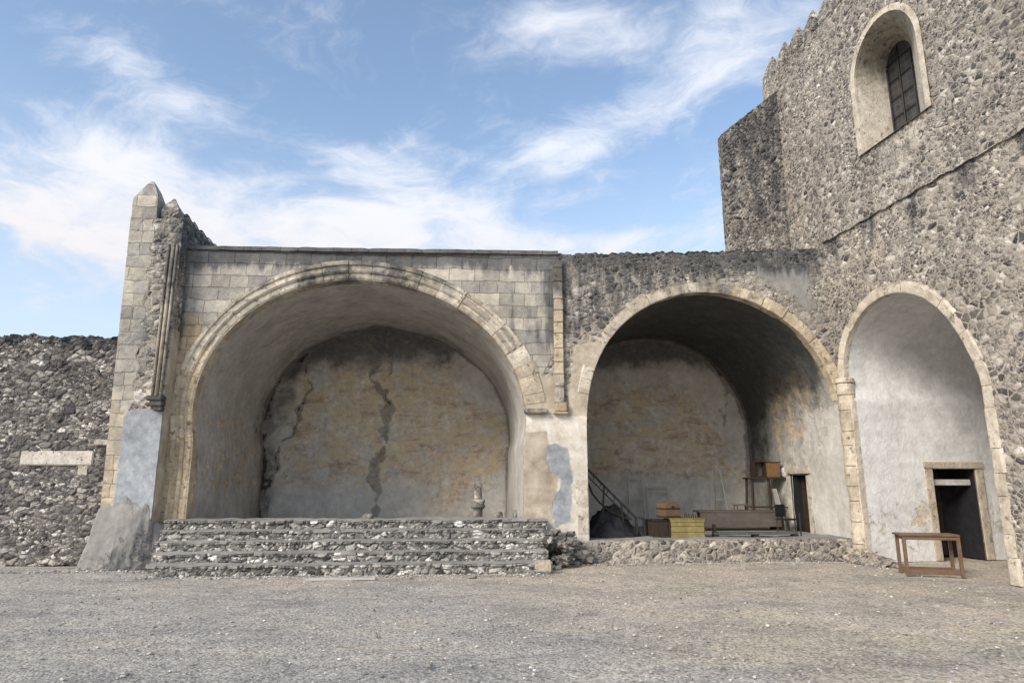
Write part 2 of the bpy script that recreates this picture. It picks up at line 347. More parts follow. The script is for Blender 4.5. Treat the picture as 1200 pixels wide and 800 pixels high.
M_ROCK = rock_mat('loose_rock', [(0, (.12, .118, .11)), (.5, (.26, .245, .22)), (1, (.45, .43, .39))])
M_ROCKD = rock_mat('dark_rock', [(0, (.07, .07, .066)), (.4, (.18, .175, .16)), (.75, (.33, .31, .275)), (1, (.6, .57, .52))])

# ------------------------------------------------------------------ 2-D mask helpers
def pts_sdf(X, Z, poly):
    P = np.stack([X, Z], -1); d = np.full(X.shape, 1e9); ins = np.zeros(X.shape, bool); n = len(poly)
    for i in range(n):
        a = np.array(poly[i]); b = np.array(poly[(i+1) % n]); e = b-a; w = P-a
        t = np.clip((w@e)/(e@e+1e-9), 0, 1); d = np.minimum(d, np.linalg.norm(w-t[..., None]*e, axis=-1))
        c = (a[1] > P[..., 1]) != (b[1] > P[..., 1])
        with np.errstate(all='ignore'): xi = (b[0]-a[0])*(P[..., 1]-a[1])/(b[1]-a[1]+1e-12)+a[0]
        ins ^= c & (P[..., 0] < xi)
    return np.where(ins, -d, d)
def pmask(X, Z, poly, soft=.22): return np.clip(.5-pts_sdf(X, Z, poly)/(2*soft), 0, 1)
def lmask(X, Z, line, w):
    P = np.stack([X+.07*np.sin(Z*5.1+X)+.04*np.sin(Z*13+X*3), Z+.05*np.sin(X*9)], -1); d = np.full(X.shape, 1e9)
    for a, b in zip(line[:-1], line[1:]):
        a = np.array(a); b = np.array(b); e = b-a; q = P-a; t = np.clip((q@e)/(e@e), 0, 1); d = np.minimum(d, np.linalg.norm(q-t[..., None]*e, axis=-1))
    w = w*(.75+.35*np.sin(Z*3.7+1)+.22*np.sin(Z*9.1)+.15*np.sin(Z*23))
    return np.clip(1-d/w, 0, 1)
def FP(l, Y=0.0): return [(float(at(x, y, Y)[0]), float(at(x, y, Y)[2])) for x, y in l]
def band(x, a, b, s): return np.clip((x-a)/s+.5, 0, 1)*np.clip((b-x)/s+.5, 0, 1)

# ------------------------------------------------------------------ arches
class Arch:
    def __init__(s, pts, xl, xr, zs, deg=5):
        s.xl, s.xr, s.zs = xl, xr, zs; s.cx = (xl+xr)/2
        th = [0.0, math.pi]*1; r = [xr-s.cx, s.cx-xl]; w = [6, 6]
        for x, z in pts:
            if z > zs+.05: th.append(math.atan2(z-zs, x-s.cx)); r.append(math.hypot(x-s.cx, z-zs)); w.append(1)
        s.co = np.polyfit(th, r, deg, w=w)
    def rad(s, th): return np.polyval(s.co, th)
    def inside(s, X, Z, g=0.0):
        th = np.arctan2(Z-s.zs, X-s.cx); rr = np.hypot(X-s.cx, Z-s.zs)
        return np.where(Z < s.zs, (X > s.xl-g) & (X < s.xr+g), rr < s.rad(np.clip(th, 0, math.pi))+g)
    def snap(s, X, Z):
        th = np.clip(np.arctan2(Z-s.zs, X-s.cx), 0, math.pi); rr = s.rad(th)
        lo = Z < s.zs
        return np.where(lo, np.where(X < s.cx, s.xl, s.xr), s.cx+rr*np.cos(th)), np.where(lo, Z, s.zs+rr*np.sin(th))
    def path(s, zl, zr, step=.05, th0=0.0, th1=math.pi):
        """left foot -> crown -> right foot, points (x,z)"""
        P = []
        if th1 >= math.pi:
            for z in np.arange(zl, s.zs, step): P.append((s.xl, z))
        n = int((th1-th0)*3/step)
        for i in range(n+1):
            th = th1-(th1-th0)*i/n; r = s.rad(th); P.append((s.cx+r*math.cos(th), s.zs+r*math.sin(th)))
        if th0 <= 0:
            for z in np.arange(s.zs-step, zr-.001, -step): P.append((s.xr, z))
        P = np.array(P); d = np.r_[0, np.cumsum(np.linalg.norm(np.diff(P, axis=0), axis=1))]
        n = int(d[-1]/step); t = np.linspace(0, d[-1], n+1)
        P = np.stack([np.interp(t, d, P[:, 0]), np.interp(t, d, P[:, 1])], -1)
        T = np.gradient(P, axis=0); T /= np.linalg.norm(T, axis=1, keepdims=True); N = np.stack([-T[:, 1], T[:, 0]], -1)
        return P, N, t

A1 = Arch(FP([(300, 363), (333, 343), (362, 332), (390, 329), (417, 328), (457, 334), (513, 350), (547, 367), (573, 390), (593, 412), (607, 446), (615, 477), (276, 384), (248, 412), (232, 448), (226, 476)]), -5.47, 1.31, 2.45, 6)
A2 = Arch(FP([(687, 490), (690, 457), (702, 421), (717, 394), (732, 377), (756, 361), (786, 347.5), (822, 342), (858, 346), (888, 359), (919, 377), (943, 395), (961, 419), (970, 437), (979, 464)]), 2.67, 8.38, 2.7, 6)
A3 = Arch([wat(x, y) for x, y in [(991, 428), (992.5, 404), (1000, 380), (1012, 362), (1030, 350), (1054, 345), (1078, 347), (1096, 357.5), (1109.5, 374)]]+[(3.55, 3.95), (3.3, 4.4)], .42, 3.75, 3.35, 4)

def ring(name, A, prof, place, step, mat, parent, zl, zr, th0=0.0, th1=math.pi, gap=.008, rough=.012, attrs=None, seed=1, var=.35):
    """row of wedge blocks following an arch; prof = (outward radius, projection)"""
    P, N, T = A.path(zl, zr, .04, th0, th1); rr = random.Random(seed)
    V, Fc, at_ = [], [], {'rnd': [], 'drk': [], 'war': [], 'whi': []}
    s = 0.0; L = T[-1]; m = len(prof)
    while s < L-.02:
        e = min(L, s+step*rr.uniform(1-var, 1+var))
        if L-e < step*.4: e = L
        k = max(2, int((e-s)/.09)+1); ts = np.linspace(s+gap/2, e-gap/2, k)
        o_ = rr.uniform(-rough, rough); dr = rr.uniform(-rough, rough); rnd = rr.random(); base = len(V)
        for t in ts:
            p = np.array([np.interp(t, T, P[:, 0]), np.interp(t, T, P[:, 1])]); n = np.array([np.interp(t, T, N[:, 0]), np.interp(t, T, N[:, 1])])
            for j, (r, o) in enumerate(prof):
                rad = r+(dr*2.5 if j >= m-2 else 0); q = p+n*rad
                ch = .006 if t in (ts[0], ts[-1]) else 0
                w = mnoise.noise(Vector((q[0]*6, q[1]*6, seed)))*.008
                V.append(place(q[0], q[1], o+(o_ if o > 0 else 0)-ch+(w if o > 0 else 0)))
                at_['rnd'].append(rnd)
                for kk in ('drk', 'war', 'whi'): at_[kk].append(float(attrs[kk](q[0], q[1])) if attrs and kk in attrs else 0.0)
        for i in range(k-1):
            for j in range(m-1):
                a = base+i*m+j; Fc.append((a, a+1, a+m+1, a+m))
        Fc.append(tuple(base+j for j in range(m))[::-1]); Fc.append(tuple(base+(k-1)*m+j for j in range(m)))
        s = e
    return mesh_np(name, V, Fc, mat, parent, at_, False)

fplace = lambda x, z, o: (x, -o, z)
wplace = lambda t, z, o: wing(t, z, o)
band1 = lambda v, a, b: max(0., min(1., (v-a)/.3+.5))*max(0., min(1., (b-v)/.3+.5))
cl = lambda v, a, b: max(0.0, min(1.0, (v-a)/(b-a)))

# ================================================================== THE OPEN CHAPEL
chapel = thing('open_chapel', 'ruined stone open chapel with two wide arched vaults side by side', 'chapel', (-2, 0, 0))
FZ1, FZ2 = .66, .43                      # inner floor levels
XM = 2.12                                # change from squared blocks to rubble
def ftop(x):
    x = np.asarray(x, float)
    b = np.where(x < XM, 6.6+.012*(x+5.6), 6.66+(x-XM)*.047)
    rag = .05*np.sin(x*7.3)+.04*np.sin(x*17.1+1)+.035*np.sin(x*31.7+2)+.03*np.sin(x*53+.5)
    return b+np.where(x < XM, rag*.12, rag*.35)
xs = np.arange(-6.4, 8.42, .04); zs = np.arange(0, 7.24, .04)
def fkeep(U, V): return ~A1.inside(U, V) & ~A2.inside(U, V) & (V < ftop(U)) & (V > -.1)
def fsnap(U, V):
    u1, v1 = A1.snap(U, V); u2, v2 = A2.snap(U, V)
    d1 = np.hypot(u1-U, v1-V); d2 = np.hypot(u2-U, v2-V)
    top = np.abs(V-ftop(U)) < .045
    uu = np.where(d1 < d2, u1, u2); vv = np.where(d1 < d2, v1, v2)
    ok = np.minimum(d1, d2) < .09
    return np.where(top, U, np.where(ok, uu, U)), np.where(top, ftop(U), np.where(ok, vv, V))
ASH = FP([(186, 285), (648, 285), (655, 300), (655, 400), (640, 430), (560, 330), (186, 330)])
ashl = [FP([(150, 280), (655, 280), (655, 402), (636, 440), (600, 470), (180, 640), (150, 640)])]
WARM = [FP([(180, 372), (232, 372), (262, 420), (230, 620), (176, 620)])]
PIERW = FP([(612, 486), (690, 484), (692, 660), (650, 640), (612, 612)])
TANP = [FP([(672, 405), (705, 398), (694, 488), (664, 488)]), FP([(614, 505), (640, 505), (655, 560), (648, 612), (612, 612)]), FP([(600, 440), (655, 440), (660, 486), (616, 486)])]
BLUE = [FP([(638, 521), (652, 519), (667, 527), (671, 560), (669, 612), (652, 618), (646, 600), (652, 578), (658, 566), (648, 552), (640, 540)]),
        FP([(137, 476), (191, 470), (188, 596), (158, 596), (138, 590)])]
DRK = [FP([(186, 280), (655, 285), (655, 312), (500, 306), (430, 318), (350, 306), (186, 310)]), FP([(186, 285), (215, 285), (207, 400), (186, 470)]), FP([(640, 285), (960, 280), (960, 330), (880, 325), (740, 360), (690, 400), (655, 400)])]
GRY = [FP([(830, 300), (960, 296), (975, 400), (900, 350)], 0), FP([(690, 360), (740, 350), (700, 400), (684, 440)])]
def mx(l, soft=.2): return lambda U, V: np.max([pmask(U, V, p, soft) for p in l], axis=0)
f_attr = {'ash': mx(ashl, .12), 'war': mx(WARM, .35), 'whi': mx([PIERW], .12), 'tan': lambda U, V: .95*mx(TANP, .15)(U, V), 'blu': mx(BLUE, .34),
          'drk': lambda U, V: np.clip(mx(DRK, .3)(U, V)*np.where(U > XM, .42, 1.15)+np.where(U > XM, .16, .2)+np.where(U > XM, .3*np.clip((V-6.2)/.5, 0, 1), 0)+.2*band(U, .6, 2.1, .8)*band(V, 4, 6.3, .6), 0, 1), 'gry': lambda U, V: mx(GRY, .5)(U, V)*.62}
grid('front_wall', xs, zs, lambda U, V: (U, np.zeros_like(U)-.02*np.sin(U*.9), V), M_FAC, chapel, fkeep, f_attr, fsnap)
# rear of the parapet and flat roof
def strip_top(name, mat, parent, x0, x1, y0, y1, topf, base, attrs=None):
    us = np.arange(x0, x1+.03, .05); vs = np.array([0, .07, .2, .35, .5, .6, 1.0])
    def fn(U, V):
        Y = np.where(V <= .6, y0+(y1-y0)*V/.6, y1); Z = np.where(V <= .6, topf(U)+.02*np.sin(U*9+V*11)*(V > 0)*(V < .6), base)
        return U, Y, Z
    return grid(name, us, vs, fn, mat, parent, attrs=attrs)
strip_top('parapet_top', M_FAC, chapel, -6.4, 8.4, -.0, .55, ftop, 6.3, {'drk': lambda U, V: np.full_like(U, .5)})
dense_box('roof', (-6.4, 8.35, .5, 5.7, 6.2, 6.35), .6, M_FAC, chapel)
dense_box('outer_wall', (-6.4, 8.35, 5.25, 5.7, 0, 6.2), .5, M_FAC, chapel)
# crumbling stones along the rough parapet of the second bay
for i in range(40):
    x = random.uniform(XM+.1, 8.1); s_ = random.uniform(.05, .09); mb = MB()
    mb.rock((x, random.uniform(.02, .3), float(ftop(x))+s_*.02), (s_*1.5, s_, s_*.55), i, 2, .45)
    mb.build('capstone', M_ROCKD, chapel, world=True)
# thin projecting course on the first bay
dense_box('coping', (-6.05, 2.1, -.07, .3, 6.54, 6.62), .09, M_FAC, chapel, {'ash': lambda c: np.ones(len(c)), 'drk': lambda c: np.full(len(c), 1.0)},
          warp=lambda c: (c.x, c.y+.012*mnoise.noise(c*5), c.z+.012*(c.x+5.6)+.01*mnoise.noise(c*3)))

# arch rings
P1 = [(-.004, -.3), (-.004, .015), (.035, .045), (.085, .05), (.105, .01), (.145, .01), (.165, .05), (.2, .07), (.24, .06), (.26, .02), (.32, .015), (.345, .05), (.41, .055), (.425, -.03)]
r_at = {'drk': lambda x, z: .15+.42*cl(z, 5.4, 6.0)+.3*mnoise.noise(Vector((x*1.7, z*1.7, 2))), 'war': lambda x, z: (.5 if x < -3 else .25)*(1-cl(z, 3.0, 5.0))}
ring('arch_ring', A1, P1, fplace, .42, M_BLOCK, chapel, .86, 3.3, R(32), math.pi, attrs=r_at, seed=3)
P1b = [(-.006, -.3), (-.006, .02), (.015, .045), (.43, .055), (.45, .035), (.45, -.03)]
ring('arch_ring', A1, P1b, fplace, .36, M_BLOCK, chapel, 1, 3.3, R(13), R(31.6), rough=.018, attrs=r_at, seed=9)['label'] = 'large plain pale blocks low on the right side of the wide arch'
def wfac(a): return lambda x, z: a
P2 = [(-.004, -.2), (-.004, .02), (.015, .03), (.23, .03), (.25, .01), (.25, -.03)]
r2 = {'drk': lambda x, z: .25*cl(z, 5.0, 5.8)+.25+.2*mnoise.noise(Vector((x*1.3, z, 4))), 'war': lambda x, z: .55 if x > 6 else .1, 'whi': lambda x, z: (.25+.5*(1-cl(z, 2.2, 2.8))) if x < 4.2 else .15}
ring('arch_ring', A2, P2, fplace, .4, M_BLOCK, chapel, .12, 3.3, R(14), math.pi, rough=.022, attrs=r2, seed=5, var=.55)

# slim pilaster on the pier and its bracket, bracket shaft by the corner buttress
def attr_obj(o, **kw):
    me = o.data
    for k, v in kw.items():
        a = me.attributes.new(k, 'FLOAT', 'POINT'); n = len(me.vertices)
        vals = [v(me.vertices[i].co) for i in range(n)] if callable(v) else [v]*n
        a.data.foreach_set('value', np.array(vals, dtype=np.float32))
    return o
z = 3.28; k = 0
pl = bpy.data.objects.new('pilaster', None)
mb = MB(); hs = []
while z < 6.4:
    h = random.uniform(.25, .5); h = min(h, 6.45-z); mb.box((2.09+random.uniform(-.006, .006), -.045, z+h/2), (.2, .13, h-.008), bev=.012); z += h
attr_obj(mb.build('pilaster', M_BLOCK, chapel, world=True), war=lambda c: .4*band1(c.z, 3.9, 5.4), rnd=lambda c: .25+.5*(math.sin(math.floor(c.z*2.6)*12.9)*.5+.5), drk=lambda c: .1+.6*cl(c.z, 5.2, 5.9)+.4*(1-cl(c.z, 3.75, 3.95)))
mb = MB(); mb.box((2.12, -.07, 3.19), (.24, .2, .2), bev=.02); mb.box((2.1, -.08, 3.06), (.3, .2, .05), bev=.015)
attr_obj(mb.build('bracket', M_TANB, chapel, world=True), rnd=.6, drk=lambda c: .2)
mb = MB(); mb.box((1.57, -.08, 3.1), (.5, .2, .1), bev=.02)
attr_obj(mb.build('impost', M_BLOCK, chapel, world=True), rnd=.2, drk=.55)

# vaults
def vault(name, A, depth, zl, zr, mat, parent, place, attrs, keep=None, disp=.035, step=.07):
    P, N, T = A.path(zl, zr, step); D_ = np.arange(0, depth+step*.5, step)
    def fn(U, V):
        i = U.astype(int); x = P[i, 0]; z = P[i, 1]; nx = N[i, 0]; nz = N[i, 1]
        Q = np.stack([x, V, z], -1).reshape(-1, 3); n = (fb(Q, .7, 5.0)*disp+fb(Q, 2.3, 9.0)*disp*.35).reshape(U.shape)*np.clip(V/.6, 0, 1)
        return place(x+nx*n, z+nz*n, -V)
    at2 = {k_: (lambda U, V, f=f: f(P[U.astype(int), 0], V, P[U.astype(int), 1])) for k_, f in attrs.items()}
    kp = None if keep is None else (lambda U, V: keep(P[U.astype(int), 0], V, P[U.astype(int), 1]))
    return grid(name, np.arange(len(P)), D_, fn, mat, parent, kp, at2, flip=True)
fpl = lambda x, z, o: (x, -o, z)
v1 = {'darken': lambda x, y, z: .16+.1*np.clip((z-3.5)/2, 0, 1)+.35*(x < 0)*np.clip((y-3.6)/1.2, 0, 1),  # darker higher up and towards the left rear
      'brn': lambda x, y, z: np.where(x < -4, .42*band(z, 1.2, 3.3, .8), 0)+.0,
      'wht': lambda x, y, z: np.where(x < -4, .45*band(z, .2, 1.5, .6)*band(y, 1.0, 3.2, 1.0), .42*band(y, -1, .9, .5)*(x > 0)),
      'crk': lambda x, y, z: .75*band(y, 4.75, 6, .2)+0*x}  # dark outline where the vault meets the back wall
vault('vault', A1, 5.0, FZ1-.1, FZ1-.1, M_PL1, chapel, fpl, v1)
DY0, DY1, DZ1 = 1.74, 2.47, 1.8            # small doorway in the side wall of the second bay
v2 = {'darken': lambda x, y, z: np.clip(.22+1.1*np.clip((z-3.0)/1.2, 0, 1)*np.where(x > 5.5, np.clip((8.9-x)/1.1, .3, 1), 1)+.5*band(y, 3.6, 6, 1.0)*(z > 1.6)-.35*band(y, -1, .5, .6)*(x > 7), 0, 1),  # darker towards crown and rear, less so at the right front
      'brn': lambda x, y, z: .55*band(z, 2.2, 4.6, .8)*(x > 7)*band(y, .5, 3.4, .8),
      'wht': lambda x, y, z: np.where(x > 7, .95*band(z, -1, 3.3, .6)*band(y, -.5, 1.55, .35)+.48*band(z, -1, 2.9, .6)*band(y, 1.3, 3.2, .5), 0),
      'crk': lambda x, y, z: .8*band(y, 4.75, 6, .2)+0*x}  # dark outline along the rear edge of this vault
vault('vault', A2, 5.0, FZ2-.1, FZ2-.1, M_PL2, chapel, fpl, v2, keep=lambda x, y, z: ~((x > 8) & (y > DY0) & (y < DY1) & (z < DZ1)))['label'] = 'dark barrel vault of the smaller bay'
# back walls
CR1 = [FP(l, 5) for l in ([(437, 395), (438, 440), (452, 470), (455, 500), (447, 530), (437, 560), (440, 580), (444, 606)],
                          [(358, 420), (362, 455), (350, 490), (330, 525), (318, 560), (310, 606)], [(322, 440), (314, 500), (308, 560), (300, 606)])]
bx = lambda A, y0: (np.arange(A.xl-.25, A.xr+.25, .06), np.arange(FZ2-.3, 6.3, .06))
BRN1 = FP([(330, 430), (400, 425), (540, 430), (560, 480), (590, 500), (596, 560), (520, 590), (500, 560), (340, 560), (345, 500)], 5)
WH1 = [FP([(320, 565), (500, 565), (500, 610), (310, 610)], 5), FP([(500, 390), (560, 420), (600, 470), (585, 485), (545, 470), (520, 410)], 5), FP([(555, 575), (600, 520), (600, 610), (555, 610)], 5)]
b1 = {'darken': lambda U, V: np.clip(pmask(U, V, FP([(310, 370), (600, 370), (540, 425), (440, 430), (330, 430)], 5), .5)*.72+.1+.45*pmask(U, V, FP([(285, 380), (352, 420), (346, 480), (326, 520), (318, 612), (285, 612)], 5), .12), 0, 1),  # darker across the top and along the left edge
      'brn': lambda U, V: 1.0*pmask(U, V, BRN1, .6), 'wht': lambda U, V: np.max([.62*pmask(U, V, WH1[0], .3), .85*pmask(U, V, WH1[1], .2), .6*pmask(U, V, WH1[2], .3), .8*pmask(U, V, FP([(462, 395), (480, 395), (470, 440), (458, 440)], 5), .15), .75*pmask(U, V, FP([(365, 425), (395, 400), (385, 450), (366, 470)], 5), .15)], axis=0),
      'crk': lambda U, V: np.clip(.82*lmask(U, V, CR1[0], .27)**.7+.6*lmask(U, V, FP([(455, 388), (458, 430), (452, 470)], 5), .16)+1.1*lmask(U, V, CR1[1], .15)+.95*lmask(U, V, CR1[2], .22)+.8*np.clip(1-np.abs(np.hypot(*(np.array(A1.snap(U, V))-np.array([U, V]))))/.14, 0, 1), 0, 1)}  # runs and cracks, plus a dark outline along the arch
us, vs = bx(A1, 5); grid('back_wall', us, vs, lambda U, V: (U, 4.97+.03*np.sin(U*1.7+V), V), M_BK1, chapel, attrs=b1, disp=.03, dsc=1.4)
BRN2 = FP([(685, 470), (730, 455), (800, 455), (830, 480), (870, 560), (868, 578), (760, 560), (690, 560)], 5)
b2 = {'darken': lambda U, V: np.clip(pmask(U, V, FP([(680, 340), (900, 340), (880, 440), (800, 425), (690, 430)], 5), .35)*.95+.1, 0, 1),  # darker across the top
      'brn': lambda U, V: .85*pmask(U, V, BRN2, .3), 'wht': lambda U, V: .6*pmask(U, V, FP([(700, 560), (870, 552), (872, 630), (690, 630)], 5), .25)+.35*pmask(U, V, FP([(790, 440), (840, 440), (866, 500), (830, 520), (800, 480)], 5), .3),
      'crk': lambda U, V: np.clip(.9*np.clip(1-np.abs(np.hypot(*(np.array(A2.snap(U, V))-np.array([U, V]))))/.22, 0, 1)+.6*lmask(U, V, FP([(842, 430), (850, 470), (846, 500)], 5), .2), 0, 1)}  # dark outline along the arch, and one short run
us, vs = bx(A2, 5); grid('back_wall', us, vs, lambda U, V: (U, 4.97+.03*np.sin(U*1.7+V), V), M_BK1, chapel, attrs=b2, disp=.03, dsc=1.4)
# floors
M_FLOOR = simple('chapel_floor', (.17, .16, .15), (.31, .295, .27), 3, rough=.95, bump=.02)
dense_box('chapel_floor', (-5.6, 1.45, .3, 5.05, FZ1-.2, FZ1), .25, M_FLOOR, chapel)
# doorway inside the second bay
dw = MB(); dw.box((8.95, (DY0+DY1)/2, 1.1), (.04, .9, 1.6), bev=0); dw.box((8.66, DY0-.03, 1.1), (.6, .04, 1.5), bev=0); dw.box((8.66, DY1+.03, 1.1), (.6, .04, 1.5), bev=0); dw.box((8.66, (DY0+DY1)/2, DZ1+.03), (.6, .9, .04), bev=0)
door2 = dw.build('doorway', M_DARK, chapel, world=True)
mb = MB()
for i in range(5): mb.box((8.62, DY0+.08+i*.145, 1.08), (.03, .138, 1.36), (0, 0, 0), .006)
mb.box((8.6, (DY0+DY1)/2, .75), (.03, .7, .08)); mb.box((8.6, (DY0+DY1)/2, 1.5), (.03, .7, .08)); mb.build('door_leaf', M_WOODD, chapel, world=True)
mb = MB(); mb.box((8.36, DY1+.13, 1.1), (.06, .2, 1.36), bev=.01); mb.box((8.36, DY0-.11, 1.1), (.05, .14, 1.36), bev=.01); mb.box((8.36, (DY0+DY1)/2, DZ1+.12), (.07, 1.15, .2), bev=.015)
attr_obj(mb.build('door_surround', M_BLOCK, chapel, world=True), rnd=.55, drk=.05, whi=.25)

# ------------------------------------------------ corner buttress / battlemented side wall
bx0, bx1 = -6.95, -5.97
fr = lambda c: c[:, 1] < -.35
sa = {'ash': lambda c: np.where(fr(c), np.clip(.5-(c[:, 0]+6.56+.05*np.sin(c[:, 2]*11))/.12, 0, 1), 0), 'war': lambda c: np.where(fr(c), .5*(1-np.clip((c[:, 2]-2.6)/2.6, 0, 1)), 0),
      'blu': lambda c: np.where(fr(c), band(c[:, 2], .9, 3.05, .3)*np.clip((c[:, 0]+6.7)/.3+.5, 0, 1), 0), 'whi': lambda c: np.where(fr(c), .52*band(c[:, 2], 2.95, 3.6, .4)*(c[:, 0] > -6.6), 0),
      'gry': lambda c: np.where(fr(c), .46*band(c[:, 2], 3.4, 5.6, .8), .2), 'tan': lambda c: np.where(fr(c), .42*band(c[:, 2], 3.1, 4.8, .8), np.where((c[:, 0] > -6.0) & (c[:, 1] < .1), .85*band(c[:, 2], 0, 4.8, .8), 0)),
      'drk': lambda c: .12+.22*np.clip((c[:, 2]-5.0)/1.5, 0, 1)+.5*(~fr(c))*np.clip((c[:, 2]-6.2), 0, 1)+.25*(c[:, 0] > -6.5)*np.clip((c[:, 2]-4.6)/1.5, 0, 1)}
dense_box('side_wall', (bx0, bx1, -.4, 5.7, 0, 7.1), .06, M_FAC, chapel, sa, warp=lambda c: (c.x-(.02*(c.z-2) if c.x < -6.5 else 0), c.y, c.z))
def merlon_mesh(name, sx, sy, h, cap, mat, parent, loc, rz=0.0, drk=.6):
    bm = bmesh.new(); nx, n = 5, 6
    def ringv(w, d, z): 
        out = []
        for a, b in ((-1, -1), (1, -1), (1, 1), (-1, 1)):
            a2, b2 = {(-1, -1): (1, -1), (1, -1): (1, 1), (1, 1): (-1, 1), (-1, 1): (-1, -1)}[(a, b)]
            for i in range(4):
                t = i/4; out.append(bm.verts.new(((a+(a2-a)*t)*w/2, (b+(b2-b)*t)*d/2, z)))
        return out
    rs = [ringv(sx, sy, 0), ringv(sx, sy, h*.35), ringv(sx*.99, sy*.99, h*.7), ringv(sx, sy, h), ringv(sx*.9, sy*.9, h+cap*.18), ringv(sx*.6, sy*.6, h+cap*.5), ringv(sx*.28, sy*.28, h+cap*.82), ringv(.05, .05, h+cap)]
    for a, b in zip(rs[:-1], rs[1:]):
        for i in range(16): bm.faces.new((a[i], a[(i+1) % 16], b[(i+1) % 16], b[i]))
    bm.faces.new(rs[-1])
    for v in bm.verts:
        w = Vector(v.co)+Vector(loc); v.co += Vector((mnoise.noise(w*4), mnoise.noise(w*4+Vector((9, 0, 0))), mnoise.noise(w*4+Vector((0, 9, 0)))*.6))*.022
    bmesh.ops.rotate(bm, verts=bm.verts, cent=(0, 0, 0), matrix=Matrix.Rotation(rz, 3, 'Z'))
    bmesh.ops.translate(bm, verts=bm.verts, vec=loc)
    me = bpy.data.meshes.new(name); bm.to_mesh(me); bm.free()
    o = link(name, me, mat, parent)
    return attr_obj(o, drk=drk)
merlon_mesh('merlon', .5, .42, .5, .46, M_FAC, chapel, (-6.79, -.19, 7.05), drk=.3)['label'] = 'tall pointed merlon at the front end of the side wall'; attr_obj(bpy.data.objects['merlon'], ash=1.0)
merlon_mesh('merlon', .36, .34, .26, .34, M_FAC, chapel, (-6.3, -.18, 7.05), drk=.5)
for i in range(11):
    merlon_mesh('merlon', .42, .34, .1, .34, M_FAC, chapel, (-6.22, .3+i*.44, 7.05-.012*i), drk=.85)
mb = MB()
for dx in (0, .09, .17):
    mb.tube([(-6.2+dx, -.42-.02*(dx > .05), 3.3), (-6.2+dx, -.42, 6.5)], .027+.01*(dx == .09), 10)
attr_obj(mb.build('corner_shaft', M_BLOCK, chapel, True, world=True), rnd=.2, drk=lambda c: .38+.35*cl(c.z, 4.8, 6))
mb = MB(); mb.box((-6.08, -.5, 3.25), (.32, .24, .1), bev=.02); mb.box((-6.05, -.48, 3.15), (.25, .2, .12), bev=.02); mb.box((-6.02, -.46, 3.05), (.17, .16, .1), bev=.02); mb.box((-6.21, -.5, 3.13), (.12, .12, .07), bev=.02)
attr_obj(mb.build('bracket', M_BLOCK, chapel, world=True), rnd=.0, drk=1.0)
# swollen cement base of the buttress
base_p = np.array([(-7.2, .4), (-7.18, -.52), (-6.6, -.56), (-6.0, -.54), (-5.72, -.46), (-5.5, -.34), (-5.42, -.02)])
top_p = np.array([(-6.96, .4), (-6.965, -.41), (-6.55, -.412), (-6.0, -.41), (-5.955, -.3), (-5.7, -.1), (-5.5, .0)])
dd = np.array([0, .9, 1.5, 2.1, 2.4, 2.65, 2.95])
def moundfn(U, V):
    k = V**.8; x = np.interp(U, dd, base_p[:, 0])*(1-k)+np.interp(U, dd, top_p[:, 0])*k; y = np.interp(U, dd, base_p[:, 1])*(1-k)+np.interp(U, dd, top_p[:, 1])*k
    zt = 1.2+.08*np.sin(U*5)+.05*np.sin(U*13)+.03*np.sin(U*29)-.42*np.clip((U-2.0)/.5, 0, 1)
    return x, y, V*zt
M_MOUND = wall_mat('rough_cement', [(0, (.1, .1, .1)), (.5, (.2, .195, .185)), (1, (.34, .33, .31))], (.3, .28, .25), sc=3.5, disp=.03, jag=.15, mort_w=.12)
grid('cement_base', np.linspace(0, dd[-1], 90), np.linspace(0, 1, 40), moundfn, M_MOUND, chapel, attrs={'gry': lambda U, V: np.where(U < 1.9, .5, .42)+.22*V, 'drk': lambda U, V: np.where(U > 1.5, .42, .2)+.15*(1-V)}, disp=.022, dsc=3.5)

# ------------------------------------------------ the stairs
def profile_run(name, x0f, x1f, prof, mat, parent, res=.04, attrs=None, ends=True, rag=0.0, seed=0):
    pr = []
    for a, b in zip(prof[:-1], prof[1:]):
        n = max(1, round(math.dist(a, b)/res)); pr += [tuple(np.array(a)+(np.array(b)-np.array(a))*i/n) for i in range(n)]
    pr.append(prof[-1]); pr = np.array(pr); L = x1f-x0f; nx = int(L/res)
    U = np.linspace(x0f, x1f, nx+1); V, Fc = [], []
    for x in U:
        for y, z_ in pr:
            r_ = rag*mnoise.fractal(Vector((x*2.1+seed, z_*3, y*2)), 1, 2, 3)
            V.append((x, y+r_*.6, z_+r_*(z_ > .02)*.6))
    m = len(pr)
    for i in range(nx):
        for j in range(m-1): a = i*m+j; Fc.append((a, a+m, a+m+1, a+1))
    if ends:
        for i, fl in ((0, False), (nx, True)):
            lo = len(V); x = U[i]
            base = [i*m+j for j in range(m)]
            V.append((x, pr[-1][0], pr[0][1])); f = base+[lo]; Fc.append(tuple(f if not fl else f[::-1]))
    V = np.array(V); at_ = {k_: f(V) for k_, f in (attrs or {}).items()}
    return mesh_np(name, V, Fc, mat, parent, at_, False)
stairs = thing('stone_stairs', 'five worn rubble stone steps climbing to the wide left bay', 'stairs', (-2, -1.4, 0))
rise = .88/5
